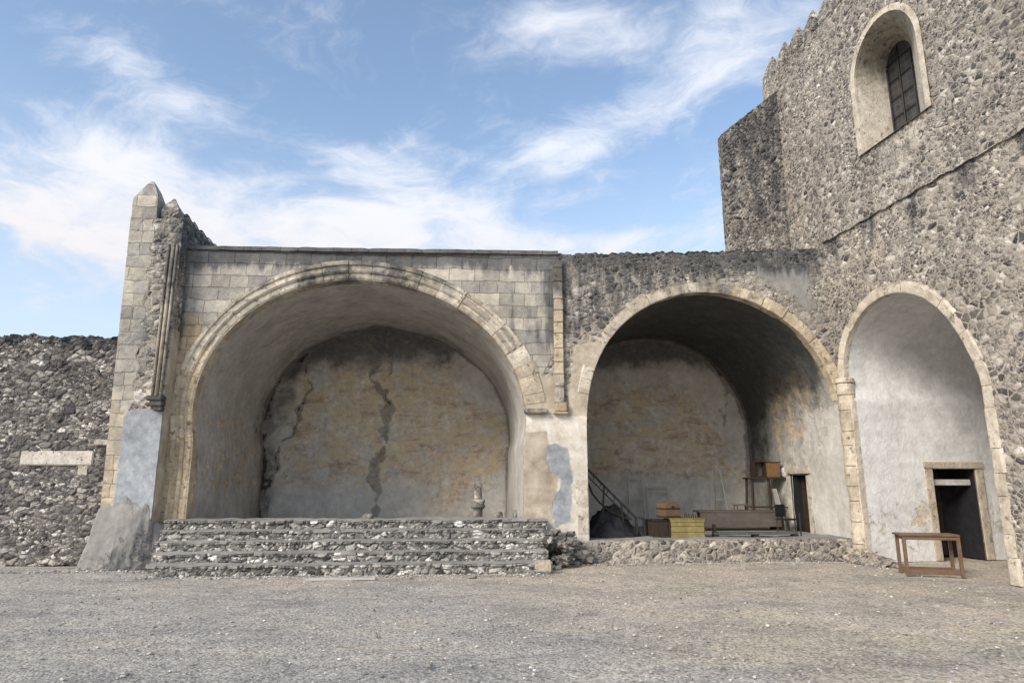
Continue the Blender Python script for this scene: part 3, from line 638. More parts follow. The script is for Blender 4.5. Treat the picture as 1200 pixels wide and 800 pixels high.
for k in range(5):
    yf = -1.55+.3*k; z0 = rise*k; z1 = rise*(k+1); xa = -5.46-.07*k; xb = 1.62+(.03 if k % 2 else -.02)
    if k == 4: xb = 1.75
    yb = yf+.36 if k < 4 else .34
    profile_run('step', xa, xb, [(yf, z0-.02 if k else -.1), (yf, z1-.045), (yf-.025, z1-.04), (yf-.025, z1), (yb, z1+.004)], M_STEP, stairs, .035,
                {'drk': lambda V: np.where(V[:, 2] > z1-.05, .0, .12), 'gry': lambda V, z1=z1: np.where(V[:, 2] > z1-.03, .72, 0)}, rag=.045, seed=k*3)
mb = MB()
for i in range(70):
    x = random.uniform(1.6, 2.15); y = random.uniform(-.9, -.1); hmax = .88*max(.15, 1-(x-1.6)/.75)
    s_ = random.uniform(.1, .22); mb.rock((x, y, random.uniform(0, hmax)), (s_*1.3, s_, s_*.7), i+100, 2, .6)
for i in range(50):
    x = random.uniform(1.9, 2.6); y = random.uniform(-.35, -.05); s_ = random.uniform(.1, .22)
    mb.rock((x, y, random.uniform(0, .62 if x < 2.4 else .2)), (s_*1.4, s_, s_*.8), i+200, 2, .6)
mb.build('broken_end', M_ROCKD, stairs, world=True)
mb = MB(); mb.box((1.52, -1.56, .12), (.32, .16, .22), bev=.03); attr_obj(mb.build('corner_block', M_BLOCK, stairs, world=True), rnd=.3, drk=.25)

# ------------------------------------------------ platform of the second bay
plat = thing('stone_platform', 'low rubble platform under the smaller right bay', 'platform', (5.5, 0, 0))
profile_run('platform_edge', 2.2, 8.95, [(-.16, -.1), (-.12, .2), (-.09, .40), (-.04, .44), (.3, .44), (1.0, FZ2+.005)], M_WING, plat, .04,
            {'war': lambda V: .3+0*V[:, 0], 'gry': lambda V: np.where(V[:, 1] > -.03, .8, .44), 'drk': lambda V: .28*(V[:, 2] < .12)}, rag=.035, seed=5)
dense_box('platform_floor', (2.6, 8.45, .25, 5.05, FZ2-.2, FZ2), .25, M_FLOOR, plat)

# ================================================================== ARCADE WING (right)
wingo = thing('arcade_wing', 'long stone side wing with a round arch onto a white room', 'building', (WX+.1, -2, 0))
ts = np.arange(0, 9.0, .045); wz = np.arange(0, 7.16, .045); WT = 7.1
wk = lambda U, V: ~A3.inside(U, V) & (V < WT)
def wsnap(U, V):
    u, v = A3.snap(U, V); ok = np.hypot(u-U, v-V) < .1
    return np.where(ok, u, U), np.where(ok, v, V)
w_at = {'war': lambda U, V: .22+.15*np.sin(U*1.3), 'drk': lambda U, V: np.clip(.12+.6*np.clip((V-5.3)/1.8, 0, 1)*(.45+.55*np.sin(U*5.1)), 0, 1), 'tan': lambda U, V: .2*band(V, 4.5, 5.7, .6), 'whi': lambda U, V: .3*band(V, 4.2, 5.9, .6),
        'gry': lambda U, V: .40*band(V, 3.5, 6.5, 1.5)*(U < 2)+.3*band(V, 0, 3.4, .5)}
grid('wing_wall', ts, wz, lambda U, V: wing(U, V), M_WING, wingo, wk, w_at, wsnap)
# sloping ledge on top
grid('ledge', np.arange(0, 9, .06), np.linspace(0, 1, 7), lambda U, V: wing(U, WT-.02+.12*V+.015*np.sin(U*11), .05-.50*V), M_WING, wingo, attrs={'drk': lambda U, V: .3+0*U})
P3 = [(-.004, -.1), (-.004, .02), (.02, .03), (.17, .032), (.19, .01), (.2, -.02)]
ring('arch_ring', A3, P3, wplace, .5, M_BLOCK, wingo, .0, .0, attrs={'drk': lambda x, z: .1, 'war': lambda x, z: .35, 'whi': lambda x, z: .5}, seed=11, rough=.012)
# room behind the arch: white side wall and barrel vault in one coat of plaster
DT0, DT1, DZ3 = 1.74, 2.8, 1.9            # doorway in the white side wall, measured in depth from the arch
w3 = {'darken': lambda x, y, z: np.where(z > 3.2, .1, 0)+0*y, 'brn': lambda x, y, z: .34*band(z, .2, 1.2, .4)*(x < 2)+0*y, 'crk': lambda x, y, z: 0*x, 'wht': lambda x, y, z: 0*x}  # slightly darker above the springing
vault('vault', A3, 4.2, 0, 0, M_PL3, wingo, lambda x, z, o: wing(x, z, o), w3, keep=lambda x, y, z: ~((x < 1) & (y > DT0) & (y < DT1) & (z < DZ3)), disp=.02)
grid('back_wall', np.arange(.2, 4.0, .2), np.arange(0, 5.6, .2), lambda U, V: wing(U, V, -4.18), M_PL3, wingo)
# doorway of the white room
def wbox(mbd, t0, t1, d0, d1, z0, z1, bev=0.0):
    c = wing((t0+t1)/2, (z0+z1)/2, -(d0+d1)/2); mbd.box(c, (t1-t0, d1-d0, z1-z0), (0, 0, math.atan2(WD[1], WD[0])), bev)
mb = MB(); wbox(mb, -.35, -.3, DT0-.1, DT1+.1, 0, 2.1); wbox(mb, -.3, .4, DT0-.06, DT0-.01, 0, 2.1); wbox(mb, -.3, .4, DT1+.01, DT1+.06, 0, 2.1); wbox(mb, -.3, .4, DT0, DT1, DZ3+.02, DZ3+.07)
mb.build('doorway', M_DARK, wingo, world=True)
mb = MB()
for i in range(4): wbox(mb, -.22, -.18, DT0+.03+i*.16, DT0+.18+i*.16, .05, DZ3-.05, .006)
for zz in (.4, 1.1): wbox(mb, -.18, -.15, DT0+.03, DT0+.66, zz, zz+.1, .006)
mb.build('door_leaf', M_WOODD, wingo, world=True)
mb = MB(); wbox(mb, .36, .45, DT0-.18, DT0-.01, .0, DZ3, .012); wbox(mb, .36, .45, DT1+.01, DT1+.18, .0, DZ3, .012); wbox(mb, .36, .46, DT0-.2, DT1+.2, DZ3+.005, DZ3+.15, .012)
attr_obj(mb.build('door_surround', M_TANB, wingo, world=True), rnd=.5, drk=.05, whi=.5)
mb = MB(); wbox(mb, .2, .27, DT0+.08, DT1, 1.55, 1.68, .012); wbox(mb, .2, .25, DT0+.07, DT0+.13, .1, 1.68, .01)
mb.build('door_rail', M_WHT, wingo, world=True)
# engaged corner column between the arches
mb = MB(); z = .05; kk = 0; c = wing(.23, 0, -.02)
while z < 3.72:
    h = min(random.uniform(.2, .46), 3.74-z); rr_ = .175+random.uniform(-.012, .012); hh = z+h
    mb.lathe([(rr_-.012, z+.004), (rr_, z+.018), (rr_+.004, z+h*.5), (rr_, hh-.018), (rr_-.012, hh-.004)], 20, (c[0]+random.uniform(-.012, .012), c[1]+random.uniform(-.012, .012), 0)); z += h
mb.lathe([(.19, 3.745), (.205, 3.76), (.2, 3.83), (.17, 3.86)], 20, (c[0], c[1], 0))
for v in mb.bm.verts: v.co += Vector((mnoise.noise(v.co*5), mnoise.noise(v.co*5+Vector((7, 0, 0))), 0))*.03
attr_obj(mb.build('engaged_column', M_BLOCK, wingo, False, world=True), rnd=lambda c: (math.sin(math.floor(c.z*2.8)*7.7)*.5+.5)*.8+.1, drk=lambda c: .22+.3*(1-cl(c.z, .1, .6)), whi=lambda c: .1, war=lambda c: .25)
# small rubble kerb at the foot of the wing wall
def kerb(U, V):
    P = wing(0, 0); ang = U
    o = .34*(1-V**1.5)+.02; return (np.array(wing(0, 0)[0])+WD[0]*U+WN[0]*o, WD[1]*U+WN[1]*o, V*(.36-.22*np.clip(U/1.2, 0, 1)))
grid('rubble_kerb', np.arange(-.05, 1.3, .04), np.linspace(0, 1, 14), kerb, M_WING, wingo, attrs={'war': lambda U, V: .4+0*U, 'drk': lambda U, V: .3+0*U}, disp=.06, dsc=5)
kb = MB()
for i in range(16):
    s_ = random.uniform(.07, .17); t = random.uniform(.3, 1.5); c = wing(t, s_*.2, random.uniform(-.25, .4)); kb.rock(c, (s_*1.3, s_, s_*.7), i+400)
kb.build('fallen_stones', M_ROCK, wingo, True, world=True)['kind'] = 'stuff'

# ================================================================== CHURCH
church = thing('church', 'tall fortress-like rubble stone church with pointed battlements and a deep arched window', 'church', (9.5, -2, 0))
NX = 8.85
GX = 9.75
gw = [wat(x, y, GX) for x, y in [(1036, 71), (1060, 48), (1077, 127), (1054, 147)]]
# outer splay and inner opening of the window
def lancet(t0, t1, z0, z1, n=16):
    r = (t1-t0)/2; cz = z1-r*1.15; P = [(t0, z0)]
    for zz in np.linspace(z0, cz, 9)[1:-1]: P.append((t0, zz))
    for i in range(n+1):
        a = math.pi-math.pi*i/n; P.append(((t0+t1)/2+r*math.cos(a), cz+r*1.15*math.sin(a)))
    for zz in np.linspace(cz, z0, 9)[1:-1]: P.append((t1, zz))
    P.append((t1, z0)); return P
ot0 = wat(1001, 80, NX)[0]; osill = wat(1045, 158, NX)[1]; otop = wat(1040, 13, NX)[1]; ot1 = wat(1082, 130, NX)[0]
it0 = gw[0][0]+.12; isill = gw[3][1]; itop = gw[1][1]+.1; it1 = wat(1077, 127, GX)[0]
OUT = lancet(ot0, ot1+.12, osill, otop); INN = lancet(it0, it1+.1, osill+.35, itop)
outm = lambda X, Z: pts_sdf(X, Z, OUT)
NT0, NT1, NZ0, NZ1 = -2.72, 9.0, 6.9, 12.95
def nsnap(U, V):
    bu, bv, bd = U.copy(), V.copy(), np.full(U.shape, 1e9); P = np.stack([U, V], -1)
    for i in range(len(OUT)):
        a = np.array(OUT[i]); b = np.array(OUT[(i+1) % len(OUT)]); e = b-a; w = P-a; t = np.clip((w@e)/(e@e), 0, 1); q = a+t[..., None]*e; d = np.linalg.norm(P-q, axis=-1)
        m_ = d < bd; bu = np.where(m_, q[..., 0], bu); bv = np.where(m_, q[..., 1], bv); bd = np.minimum(bd, d)
    ok = bd < .12; return np.where(ok, bu, U), np.where(ok, bv, V)
n_at = {'drk': lambda U, V: .08+.22*np.sin(U*2.7)**2*band(V, 7, 9, .5)+.25*band(V, 12.2, 14, .8), 'war': lambda U, V: .3*band(V, 6.5, 8.8, .8)*.6+.14,
        'gry': lambda U, V: .38+0*U, 'ash': lambda U, V: .5*pmask(U, V, [(ot0+.3, osill-.95), (ot1+.1, osill-.95), (ot1+.1, osill), (ot0+.3, osill)], .1)}
grid('nave_wall', np.arange(NT0, NT1, .05), np.arange(NZ0, NZ1, .05), lambda U, V: wing(U, V, 0, NX), M_TOW, church, lambda U, V: outm(U, V) > 0, n_at, nsnap)
# other sides so it is a solid volume
mb = MB()
a = wing(NT0, 0, 0, NX); b = wing(NT1, 0, 0, NX)
def quadbox(name, pts, z0, z1, mat, parent, attrs=None, res=.12, skip=()):
    V, Fc = [], []
    n = len(pts)
    for i in range(n):
        if i in skip: continue
        p = np.array(pts[i]); q = np.array(pts[(i+1) % n]); L = np.linalg.norm(q-p); nu = max(1, int(L/res)); nv = max(1, int((z1-z0)/res)); base = len(V)
        for u in range(nu+1):
            for v in range(nv+1): w = p+(q-p)*u/nu; V.append((w[0], w[1], z0+(z1-z0)*v/nv))
        for u in range(nu):
            for v in range(nv): a_ = base+u*(nv+1)+v; Fc.append((a_, a_+nv+1, a_+nv+2, a_+1))
    base = len(V); V += [(p[0], p[1], z1) for p in pts]; Fc.append(tuple(range(base, base+n)))
    V = np.array(V); return mesh_np(name, V, Fc, mat, parent, {k_: f(V) for k_, f in (attrs or {}).items()}, False)
far = np.array(a[:2]); near = np.array(b[:2]); inn = -WN
quadbox('nave_body', [tuple(far-WD*0+inn*.0), tuple(far+inn*7), tuple(near+inn*7), tuple(near)], 0, NZ1-.05, M_TOW, church, res=.3, skip=(3,))
# battlements
for i in range(18):
    t = NT0+.25+i*.66; p_ = wing(t, NZ1-.06, -.24, NX)
    merlon_mesh('merlon', .42, .46, .26, .62, M_TOW, church, p_, math.atan2(WD[1], WD[0]), drk=.45)
# corner buttress with sloping top
BT = wat(912, 130, NX)
bfy = wing(BT[0], 0, 0, NX)[1]
pl0 = at(845.5, 157, bfy); pl1 = at(890, 122, bfy); br = wing(BT[0], 0, 0, NX)[0]
def slope_buttress():
    x0, x1, y0, y1 = float(pl0[0]), float(br)+.1, float(bfy), float(bfy)+.3
    bm = bmesh.new(); nx = int((x1-x0)/.06); nz = 92; ny = 9
    def zt(x): return float(pl0[2]+(pl1[2]-pl0[2])*(x-x0)/(pl1[0]-pl0[0]))
    def sh(f, n1, n2):
        vv = [[bm.verts.new(f(i/n1, j/n2)) for j in range(n2+1)] for i in range(n1+1)]
        for i in range(n1):
            for j in range(n2): bm.faces.new((vv[i][j], vv[i+1][j], vv[i+1][j+1], vv[i][j+1]))
    X = lambda s_: x0+(x1-x0)*s_
    sh(lambda u, v: (X(u), y0, 6.3+(zt(X(u))-6.3)*v), nx, nz)
    sh(lambda u, v: (X(1-u), y1, 6.3+(zt(X(1-u))-6.3)*v), nx, nz)
    sh(lambda u, v: (x0, y1+(y0-y1)*u, 6.3+(zt(x0)-6.3)*v), ny, nz)
    sh(lambda u, v: (X(u), y0+(y1-y0)*v, zt(X(u))), nx, ny)
    bmesh.ops.remove_doubles(bm, verts=bm.verts, dist=.005)
    me = bpy.data.meshes.new('buttress'); bm.to_mesh(me); bm.free()
    return attr_obj(link('buttress', me, M_TOW, church), drk=lambda c: .5+.2*cl(c.z, 8, 11), gry=lambda c: .3*(1-cl(c.z, 9.2, 10.4))+.1)
slope_buttress()
# window: frame band, splay, glazing
win = None
def loft(name, A_, B_, da, db, mat, parent, attrs=None, nv=10, close_sill=True, x0=NX):
    V, Fc = [], []; n = len(A_); rng_ = n if close_sill else n-1
    for j in range(nv+1):
        s_ = j/nv
        for (ta, za), (tb, zb) in zip(A_, B_): V.append(wing(ta+(tb-ta)*s_, za+(zb-za)*s_, -(da+(db-da)*s_), x0))
    for j in range(nv):
        for i in range(rng_): a_ = j*n+i; b_ = j*n+(i+1) % n; Fc.append((a_, b_, b_+n, a_+n))
    V = np.array(V); return mesh_np(name, V, Fc, mat, parent, {k_: f(V) for k_, f in (attrs or {}).items()}, False)
def grow(P, g_):
    c = np.mean(P, axis=0); q = []
    for i, p in enumerate(P):
        a_ = np.array(P[i-1] if i else P[0]); b_ = np.array(P[(i+1) % len(P)] if i < len(P)-1 else P[-1]); t = b_-a_; t = t/(np.linalg.norm(t)+1e-9); q.append((p[0]-t[1]*g_, p[1]+t[0]*g_))
    return q
wf = loft('window', grow(OUT, .14), OUT, -.05, -.05, M_BLOCK, church, {'rnd': lambda V: .45+.4*np.sin(np.floor(V[:, 2]*3)*9.1), 'whi': lambda V: .35+0*V[:, 0], 'drk': lambda V: .12+0*V[:, 0], 'war': lambda V: .2+0*V[:, 0]}, nv=2, close_sill=False)
wf['label'] = 'pale stone frame of the deep arched window'
M_SPLAY = block_mat('splay_stone', [(0, (.36, .33, .28)), (.5, (.5, .47, .4)), (1, (.62, .59, .52))])
loft('splay', OUT, INN, -.05, .9, M_SPLAY, wf, {'rnd': lambda V: .5+.45*np.sin(np.floor(V[:, 2]*2.6)*7.1), 'drk': lambda V: np.where(V[:, 2] > osill+1.75, .34, .05), 'whi': lambda V: np.where(V[:, 2] < osill+1.7, .5, 0)}, nv=8).location = (0, 0, 0)
def glaze():
    me = bpy.data.meshes.new('pane'); V = [wing(t, z_, -.9, NX) for t, z_ in INN]; me.from_pydata(V, [], [tuple(range(len(V)))]); return me
g = G(newmat('old_glazing')); p = g.pos()
bt = g.node('ShaderNodeTexBrick', {'Vector': g.comb(g.m('ADD', g.sep(p)[0], g.m('MULTIPLY', g.sep(p)[1], -1)), g.sep(p)[2], 0.0), 'Color1': (.03, .032, .036), 'Color2': (.055, .055, .06), 'Mortar': (.08, .075, .07), 'Scale': 1, 'Mortar Size': .012, 'Brick Width': .16, 'Row Height': .16}, offset=0.0)
M_GLZ = g.out(bt.outputs['Color'], .45, bt.outputs['Fac'], dist=.01, spec=.4)
link('pane', glaze(), M_GLZ, wf).location = (0, 0, 0)
mb = MB()
tc = (it0+it1+.1)/2
for t_ in (it0+.03, tc, it1+.07): mb.bar(wing(t_, osill+.37, -.87, NX), wing(t_, itop-(.45 if t_ != tc else .05), -.87, NX), .04, .03)
for zz in np.arange(osill+.5, itop-.3, .45): mb.bar(wing(it0, zz, -.87, NX), wing(it1+.1, zz, -.87, NX), .025, .02)
o = mb.build('window_bars', M_IRON, wf, world=False); o.location = (0, 0, 0)

# ================================================================== LEFT BOUNDARY WALL
bw = thing('boundary_wall', 'rough fieldstone boundary wall left of the buttress', 'wall', (-10, .5, 0))
def bwt(x): return 4.66+.02*math.sin(x*6)+.02*math.sin(x*15)+.015*math.sin(x*33)
dense_box('wall_body', (-16, -6.8, .3, .95, 0, 4.68), .06, M_LOW, bw, {'drk': lambda c: .15+.55*np.clip((c[:, 2]-4.1)/.5, 0, 1), 'tan': lambda c: .4*band(c[:, 2], .9, 2.2, .5)*(c[:, 0] > -9)},
          warp=lambda c: (c.x, c.y, c.z*(bwt(c.x)/4.68)))
mb = MB()
l0, l1 = at(60, 528, .25), at(107, 545, .25)
mb.box(((l0[0]-.6+l1[0])/2, .37, (l0[2]+l1[2])/2), (l1[0]-l0[0]+.6, .2, l0[2]-l1[2]), bev=.02); attr_obj(mb.build('lintel', M_BLOCK, bw, world=True), rnd=.95, drk=0, whi=.8)
mb = MB(); mb.box((-7.72, .37, 1.85), (.22, .18, .22), bev=.02); mb.box((-7.25, .33, 2.42), (.6, .2, .12), bev=.02)
attr_obj(mb.build('stone_block', M_BLOCK, bw, world=True), rnd=.8, drk=.1)
for i in range(30):
    x = random.uniform(-11, -6.95); s_ = random.uniform(.06, .1); mb = MB(); mb.rock((x, random.uniform(.35, .8), bwt(x)), (s_*1.5, s_, s_*.5), i+700, 2, .45)
    mb.build('capstone', M_ROCKD, bw, world=True)

# ================================================================== GROUND
def nonuni(a, b, fine0, fine1, fs, cs):
    l = []; v = fine0
    while v < fine1: l.append(v); v += fs
    l.append(fine1); s_ = cs; v = fine0
    lo = []
    while v > a: v -= s_; lo.append(max(v, a)); s_ *= 1.5
    s_ = cs; v = fine1; hi = []
    while v < b: v += s_; hi.append(min(v, b)); s_ *= 1.5
    return np.array(lo[::-1]+l+hi)
g = G(newmat('gravel')); p = g.pos()
n1 = g.noise(p, .35, 6, .6); n2 = g.noise(p, 3.2, 6, .7); n3 = g.noise(p, 38, 4, .75)
x, y, z = g.sep(p)
yy = g.m('ADD', y, g.m('MULTIPLY', g.m('SUBTRACT', g.noise(g.scale(p, (.5, 1, 1)), .9, 4), .5), 2.4))
xx = g.m('ADD', x, g.m('MULTIPLY', g.m('SUBTRACT', n1, .5), 5.0))
grey = g.ramp(n2, [(.3, (.35, .33, .295)), (.7, (.49, .46, .415))])
beige = g.ramp(n2, [(.3, (.42, .365, .305)), (.7, (.58, .515, .44))])
olive = g.ramp(n2, [(.3, (.38, .34, .27)), (.7, (.54, .49, .4))])
near = g.ss(yy, -3.3, -2.3)                 # pale strip along the walls
right = g.ss(g.m('ADD', xx, g.m('MULTIPLY', g.m('ADD', y, 8), .45)), 1.2, 3.6)
c = g.mix(near, grey, beige); c = g.mix(g.m('MULTIPLY', right, g.m('SUBTRACT', 1.0, g.m('MULTIPLY', near, .5))), c, g.mix(g.ss(n1, .45, .6), beige, olive))
left = g.ss(xx, -3.6, -5.0); c = g.mix(left, c, grey)
tr = g.noise(g.scale(p, (.5, 1.4, 1)), 1.3, 5, .6)
c = g.mix(1.0, c, g.ramp(tr, [(.35, (.93, .93, .93)), (.65, (1.05, 1.05, 1.04))]), 'MULTIPLY')
gv = g.vor(p, 42); gr = g.sep(gv.outputs['Color'])[0]
lp = g.noise(g.scale(p, (.7, 1.2, 1)), .8, 7, .7); c = g.mix(1.0, c, g.ramp(lp, [(.35, (.74, .75, .78)), (.5, (1, 1, 1)), (.65, (1.14, 1.1, 1.03))]), 'MULTIPLY')
c = g.mix(1.0, c, g.ramp(gr, [(0, (.5, .5, .51)), (.5, (.98, .98, .98)), (.9, (1.15, 1.15, 1.13)), (1, (1.5, 1.48, 1.42))]), 'MULTIPLY')
gv2 = g.vor(p, 17); gr2 = g.sep(gv2.outputs['Color'])[1]
c = g.mix(g.m('MULTIPLY', g.ss(gr2, .95, .97), g.ss(gv2.outputs['Distance'], .3, .2)), c, (.6, .58, .54))
c = g.mix(1.0, c, g.ramp(n3, [(.25, (.7, .7, .7)), (.75, (1.28, 1.28, 1.28))]), 'MULTIPLY')
h = g.m('ADD', g.m('MULTIPLY', g.m('SUBTRACT', 1.0, gv.outputs['Distance']), .5), g.m('ADD', n3, g.m('MULTIPLY', n2, .8)))
M_GND = g.out(c, .95, h, dist=.014, spec=.15)
def gz(U, V):
    Q = np.stack([U, V, 0*U], -1).reshape(-1, 3)
    near_ = (np.abs(U) < 16) & (V > -16) & (V < 2)
    n_ = np.zeros(U.size); m_ = near_.ravel(); n_[m_] = fb(Q[m_], .8, 2.0)*.022+fb(Q[m_], 4.0, 1.0)*.008
    return n_.reshape(U.shape)-.01
gnd = grid('ground', nonuni(-150, 150, -14, 14, .12, .5), nonuni(-60, 200, -14.4, .6, .1, .5), lambda U, V: (U, V, gz(U, V)), M_GND)
gnd['kind'] = 'structure'
# loose pebbles
def pebbles():
    base = bmesh.new(); bmesh.ops.create_icosphere(base, subdivisions=1, radius=1)
    bv = np.array([v.co[:] for v in base.verts]); bf = np.array([[v.index for v in f.verts] for f in base.faces]); base.free()
    V, Fc, rn = [], [], []; n = 5200; k = 0
    for i in range(n+1500):
        y = -13.2+12.6*RNG.random()**1.25; x = (RNG.random()*2-1)*(y+14.2)*.85+ .5
        foot = i >= n
        if foot:
            x = -9+17.3*RNG.random(); y = (-1.62 if -5.6 < x < 1.8 else (-.62 if x < -5.6 else -.28))-abs(RNG.standard_normal())*.16
            if x > 8.0: y -= 1.0
        if not foot and y > -1.7 and -5.8 < x < 2.3: continue
        if x > 8.2 or x < -9 : continue
        s_ = .006+.015*RNG.random()**3+(.014 if RNG.random() < .025 else 0)+(.012*RNG.random()**2 if foot else 0); a = RNG.random()*6.28
        q = bv*(1+.25*RNG.standard_normal(bv.shape))*np.array([1.25, .9, .6])*s_
        q = np.stack([q[:, 0]*math.cos(a)-q[:, 1]*math.sin(a), q[:, 0]*math.sin(a)+q[:, 1]*math.cos(a), q[:, 2]], -1)+np.array([x, y, s_*.2])
        V.append(q); Fc.append(bf+k*len(bv)); rn.append(np.full(len(bv), RNG.random())); k += 1
    g = G(newmat('pebble')); c = g.ramp(g.attr('rnd'), [(0, (.2, .19, .175)), (.5, (.36, .34, .31)), (.85, (.5, .47, .43)), (.97, (.68, .66, .62))])
    return mesh_np('pebbles', np.concatenate(V), np.concatenate(Fc), g.out(c, .9), None, {'rnd': np.concatenate(rn)}, False)
pb = pebbles(); tag(pb, 'loose pebbles and grit scattered over the gravel yard', 'pebbles', kind='stuff')
# board and stones lying at the foot of the steps
def gp(px, py, Z=0.0):
    r = ray(px, py); return CAM+r*((Z-EYE)/r[2])
def rockthing(px, py, size, label, seed, mat=M_ROCK, Y=None, Z=0.0, name='loose_stone', grp=None):
    c = gp(px, py, Z) if Y is None else at(px, py, Y)
    mb = MB(); mb.rock((0, 0, size[2]*.38), size, seed, 3)
    o = mb.build(name, mat, None, True); o.location = (float(c[0]), float(c[1]), float(c[2])); return tag(o, label, 'stone', 'loose stones on the gravel')
c = gp(400, 679); mb = MB(); mb.box((0, 0, .02), (1.15, .16, .04), (0, 0, .03), .006)
o = mb.build('wooden_plank', M_PALE, None); o.location = (float(c[0]), float(c[1]), 0); o['label'] = 'pale weathered board lying flat at the foot of the steps'; o['category'] = 'plank'
rockthing(553, 668+9, (.16, .1, .07), 'small pale stone on the gravel in front of the middle of the steps', 31)
rockthing(654, 667, (.13, .1, .08), 'small stone on the ground right of the steps end', 33, M_ROCKD)
rockthing(676, 662, (.12, .1, .09), 'small stone lying below the white plastered pier', 35, M_ROCKD)
rockthing(981, 784, (.07, .05, .04), 'white pebble alone in the right foreground gravel', 37)
rockthing(503, 781, (.06, .05, .04), 'white pebble in the centre foreground gravel', 38)

# ================================================================== THINGS IN THE WIDE BAY
c = at(560, 606, 2.6); base = (float(c[0]), 2.6, FZ1)
o = thing('stone_baluster', 'turned stone baluster standing alone inside the wide bay', 'stone pedestal', base)
mb = MB(); mb.lathe([(.13, 0), (.135, .04), (.12, .06), (.115, .3), (.13, .33)], 20); attr_obj(mb.build('base', M_ROCKD, o, True), rnd=.3)
mb = MB(); mb.lathe([(.14, .33), (.175, .36), (.185, .40), (.15, .44), (.17, .48), (.175, .52), (.13, .55)], 20); mb.build('collar', M_ROCKD, o, True)
mb = MB(); mb.lathe([(.105, .55), (.1, .6), (.085, .78), (.1, .84), (.11, .9), (.09, .94), (.05, .96)], 20); mb.build('finial', M_ROCKD, o, True)
for px, s_, zz, lab, sd in ((585, (.22, .18, .3), 0, 'dark upright lump of stone just right of the turned baluster', 51), (607, (.2, .16, .34), 0, 'dark lump of stone against the right side of the wide bay', 52)):
    c = at(px, 600, 1.6); mb = MB(); mb.rock((0, 0, s_[2]*.45), s_, sd, 3, .35); o = mb.build('stone_lump', M_ROCKD, None, True); o.location = (float(c[0]), 1.6, FZ1); tag(o, lab, 'stone', 'stone lumps inside the wide bay')
c = at(431, 606, .1); mb = MB(); mb.rock((0, 0, .05), (.22, .14, .12), 61, 3); o = mb.build('loose_stone', M_ROCK, None, True); o.location = (float(c[0]), .1, .88); tag(o, 'small pale stone lying on the edge of the top step', 'stone')

# ================================================================== THINGS IN THE SECOND BAY
def fl(px, py): c = gp(px, py, FZ2); return Vector((float(c[0]), float(c[1]), FZ2))
# black iron frame with sloping rails
c0 = fl(694, 626); root = thing('iron_ramp_frame', 'black iron frame with two sloping rails beside the pier', 'metal frame', (c0.x, .9, FZ2))
def loc(px, py, Y): q = at(px, py, Y); return Vector((float(q[0])-c0.x, Y-.9, float(q[2])-FZ2))
for Y in (.75, 1.35):
    q0 = loc(688, 549, Y); q1 = loc(745, 606, Y); mb = MB(); mb.bar(q0, q1, .075, .04); mb.bar(q0+Vector((0, 0, -.16)), q1+Vector((-.1, 0, -.06)), .03, .02)
    for i in range(1, 7):
        m_ = q0.lerp(q1, i/7); mb.bar(m_, m_+Vector((-.04, 0, -.14)), .015)
    mb.build('rail', M_IRON, root)
    for la, lb, lw in ((q1, Vector((q1.x+.02, q1.y, 0)), .045), (q1+Vector((.18, 0, -.03)), Vector((q1.x+.2, q1.y, 0)), .04), (Vector((q0.x-.02, q0.y, q0.z)), Vector((q0.x-.02, q0.y, 0)), .06), (q0.lerp(q1, .35), Vector((q0.x+.3, q0.y, 0)), .035), (q0.lerp(q1, .7), Vector((q1.x-.25, q1.y, 0)), .035)):
        l = MB(); l.bar(la, lb, lw); l.build('leg', M_IRON, root)
    l = MB(); l.bar(q1, q1+Vector((.2, 0, -.03)), .035); l.build('end_bar', M_IRON, root)
    arc = [loc(689, 565, Y)]+[loc(x_, y_, Y) for x_, y_ in ((694, 578), (702, 588), (712, 597), (724, 603), (737, 608))]
    a_ = MB(); a_.tube(arc, .022); a_.build('brace', M_IRON, root)
a0, b0 = loc(688, 549, .75), loc(745, 606, .75); a1, b1 = loc(688, 549, 1.35), loc(745, 606, 1.35)
mb = MB()
for i in range(0, 9): mb.bar(a0.lerp(b0, i/8), a1.lerp(b1, i/8), .022)
mb.build('rungs', M_IRON, root)
# heap of dark sheeting under it
def heap(name, c, sx, sy, h, mat, label, cat, seed):
    n = 34; V, Fc = [], []
    for i in range(n+1):
        for j in range(n+1):
            u, v = i/n*2-1, j/n*2-1; r = min(1, math.hypot(u, v)); d = max(0, 1-r**2.2)
            k_ = mnoise.fractal(Vector((u*2.4+seed, v*2.4, 0)), 1, 2, 4)
            V.append((u*sx/2, v*sy/2, max(0, h*d*(.75+.55*k_))+abs(mnoise.noise(Vector((u*7, v*7, seed))))*.06*d))
    for i in range(n):
        for j in range(n): a_ = i*(n+1)+j; Fc.append((a_, a_+n+1, a_+n+2, a_+1))
    o = mesh_np(name, V, Fc, mat, None, None, True); o.location = c; return tag(o, label, cat)
heap('tarpaulin', (3.3, 1.0, FZ2), 1.5, 1.1, .66, M_CLOTH, 'crumpled black sheeting heaped under the iron frame', 'tarpaulin', 3)
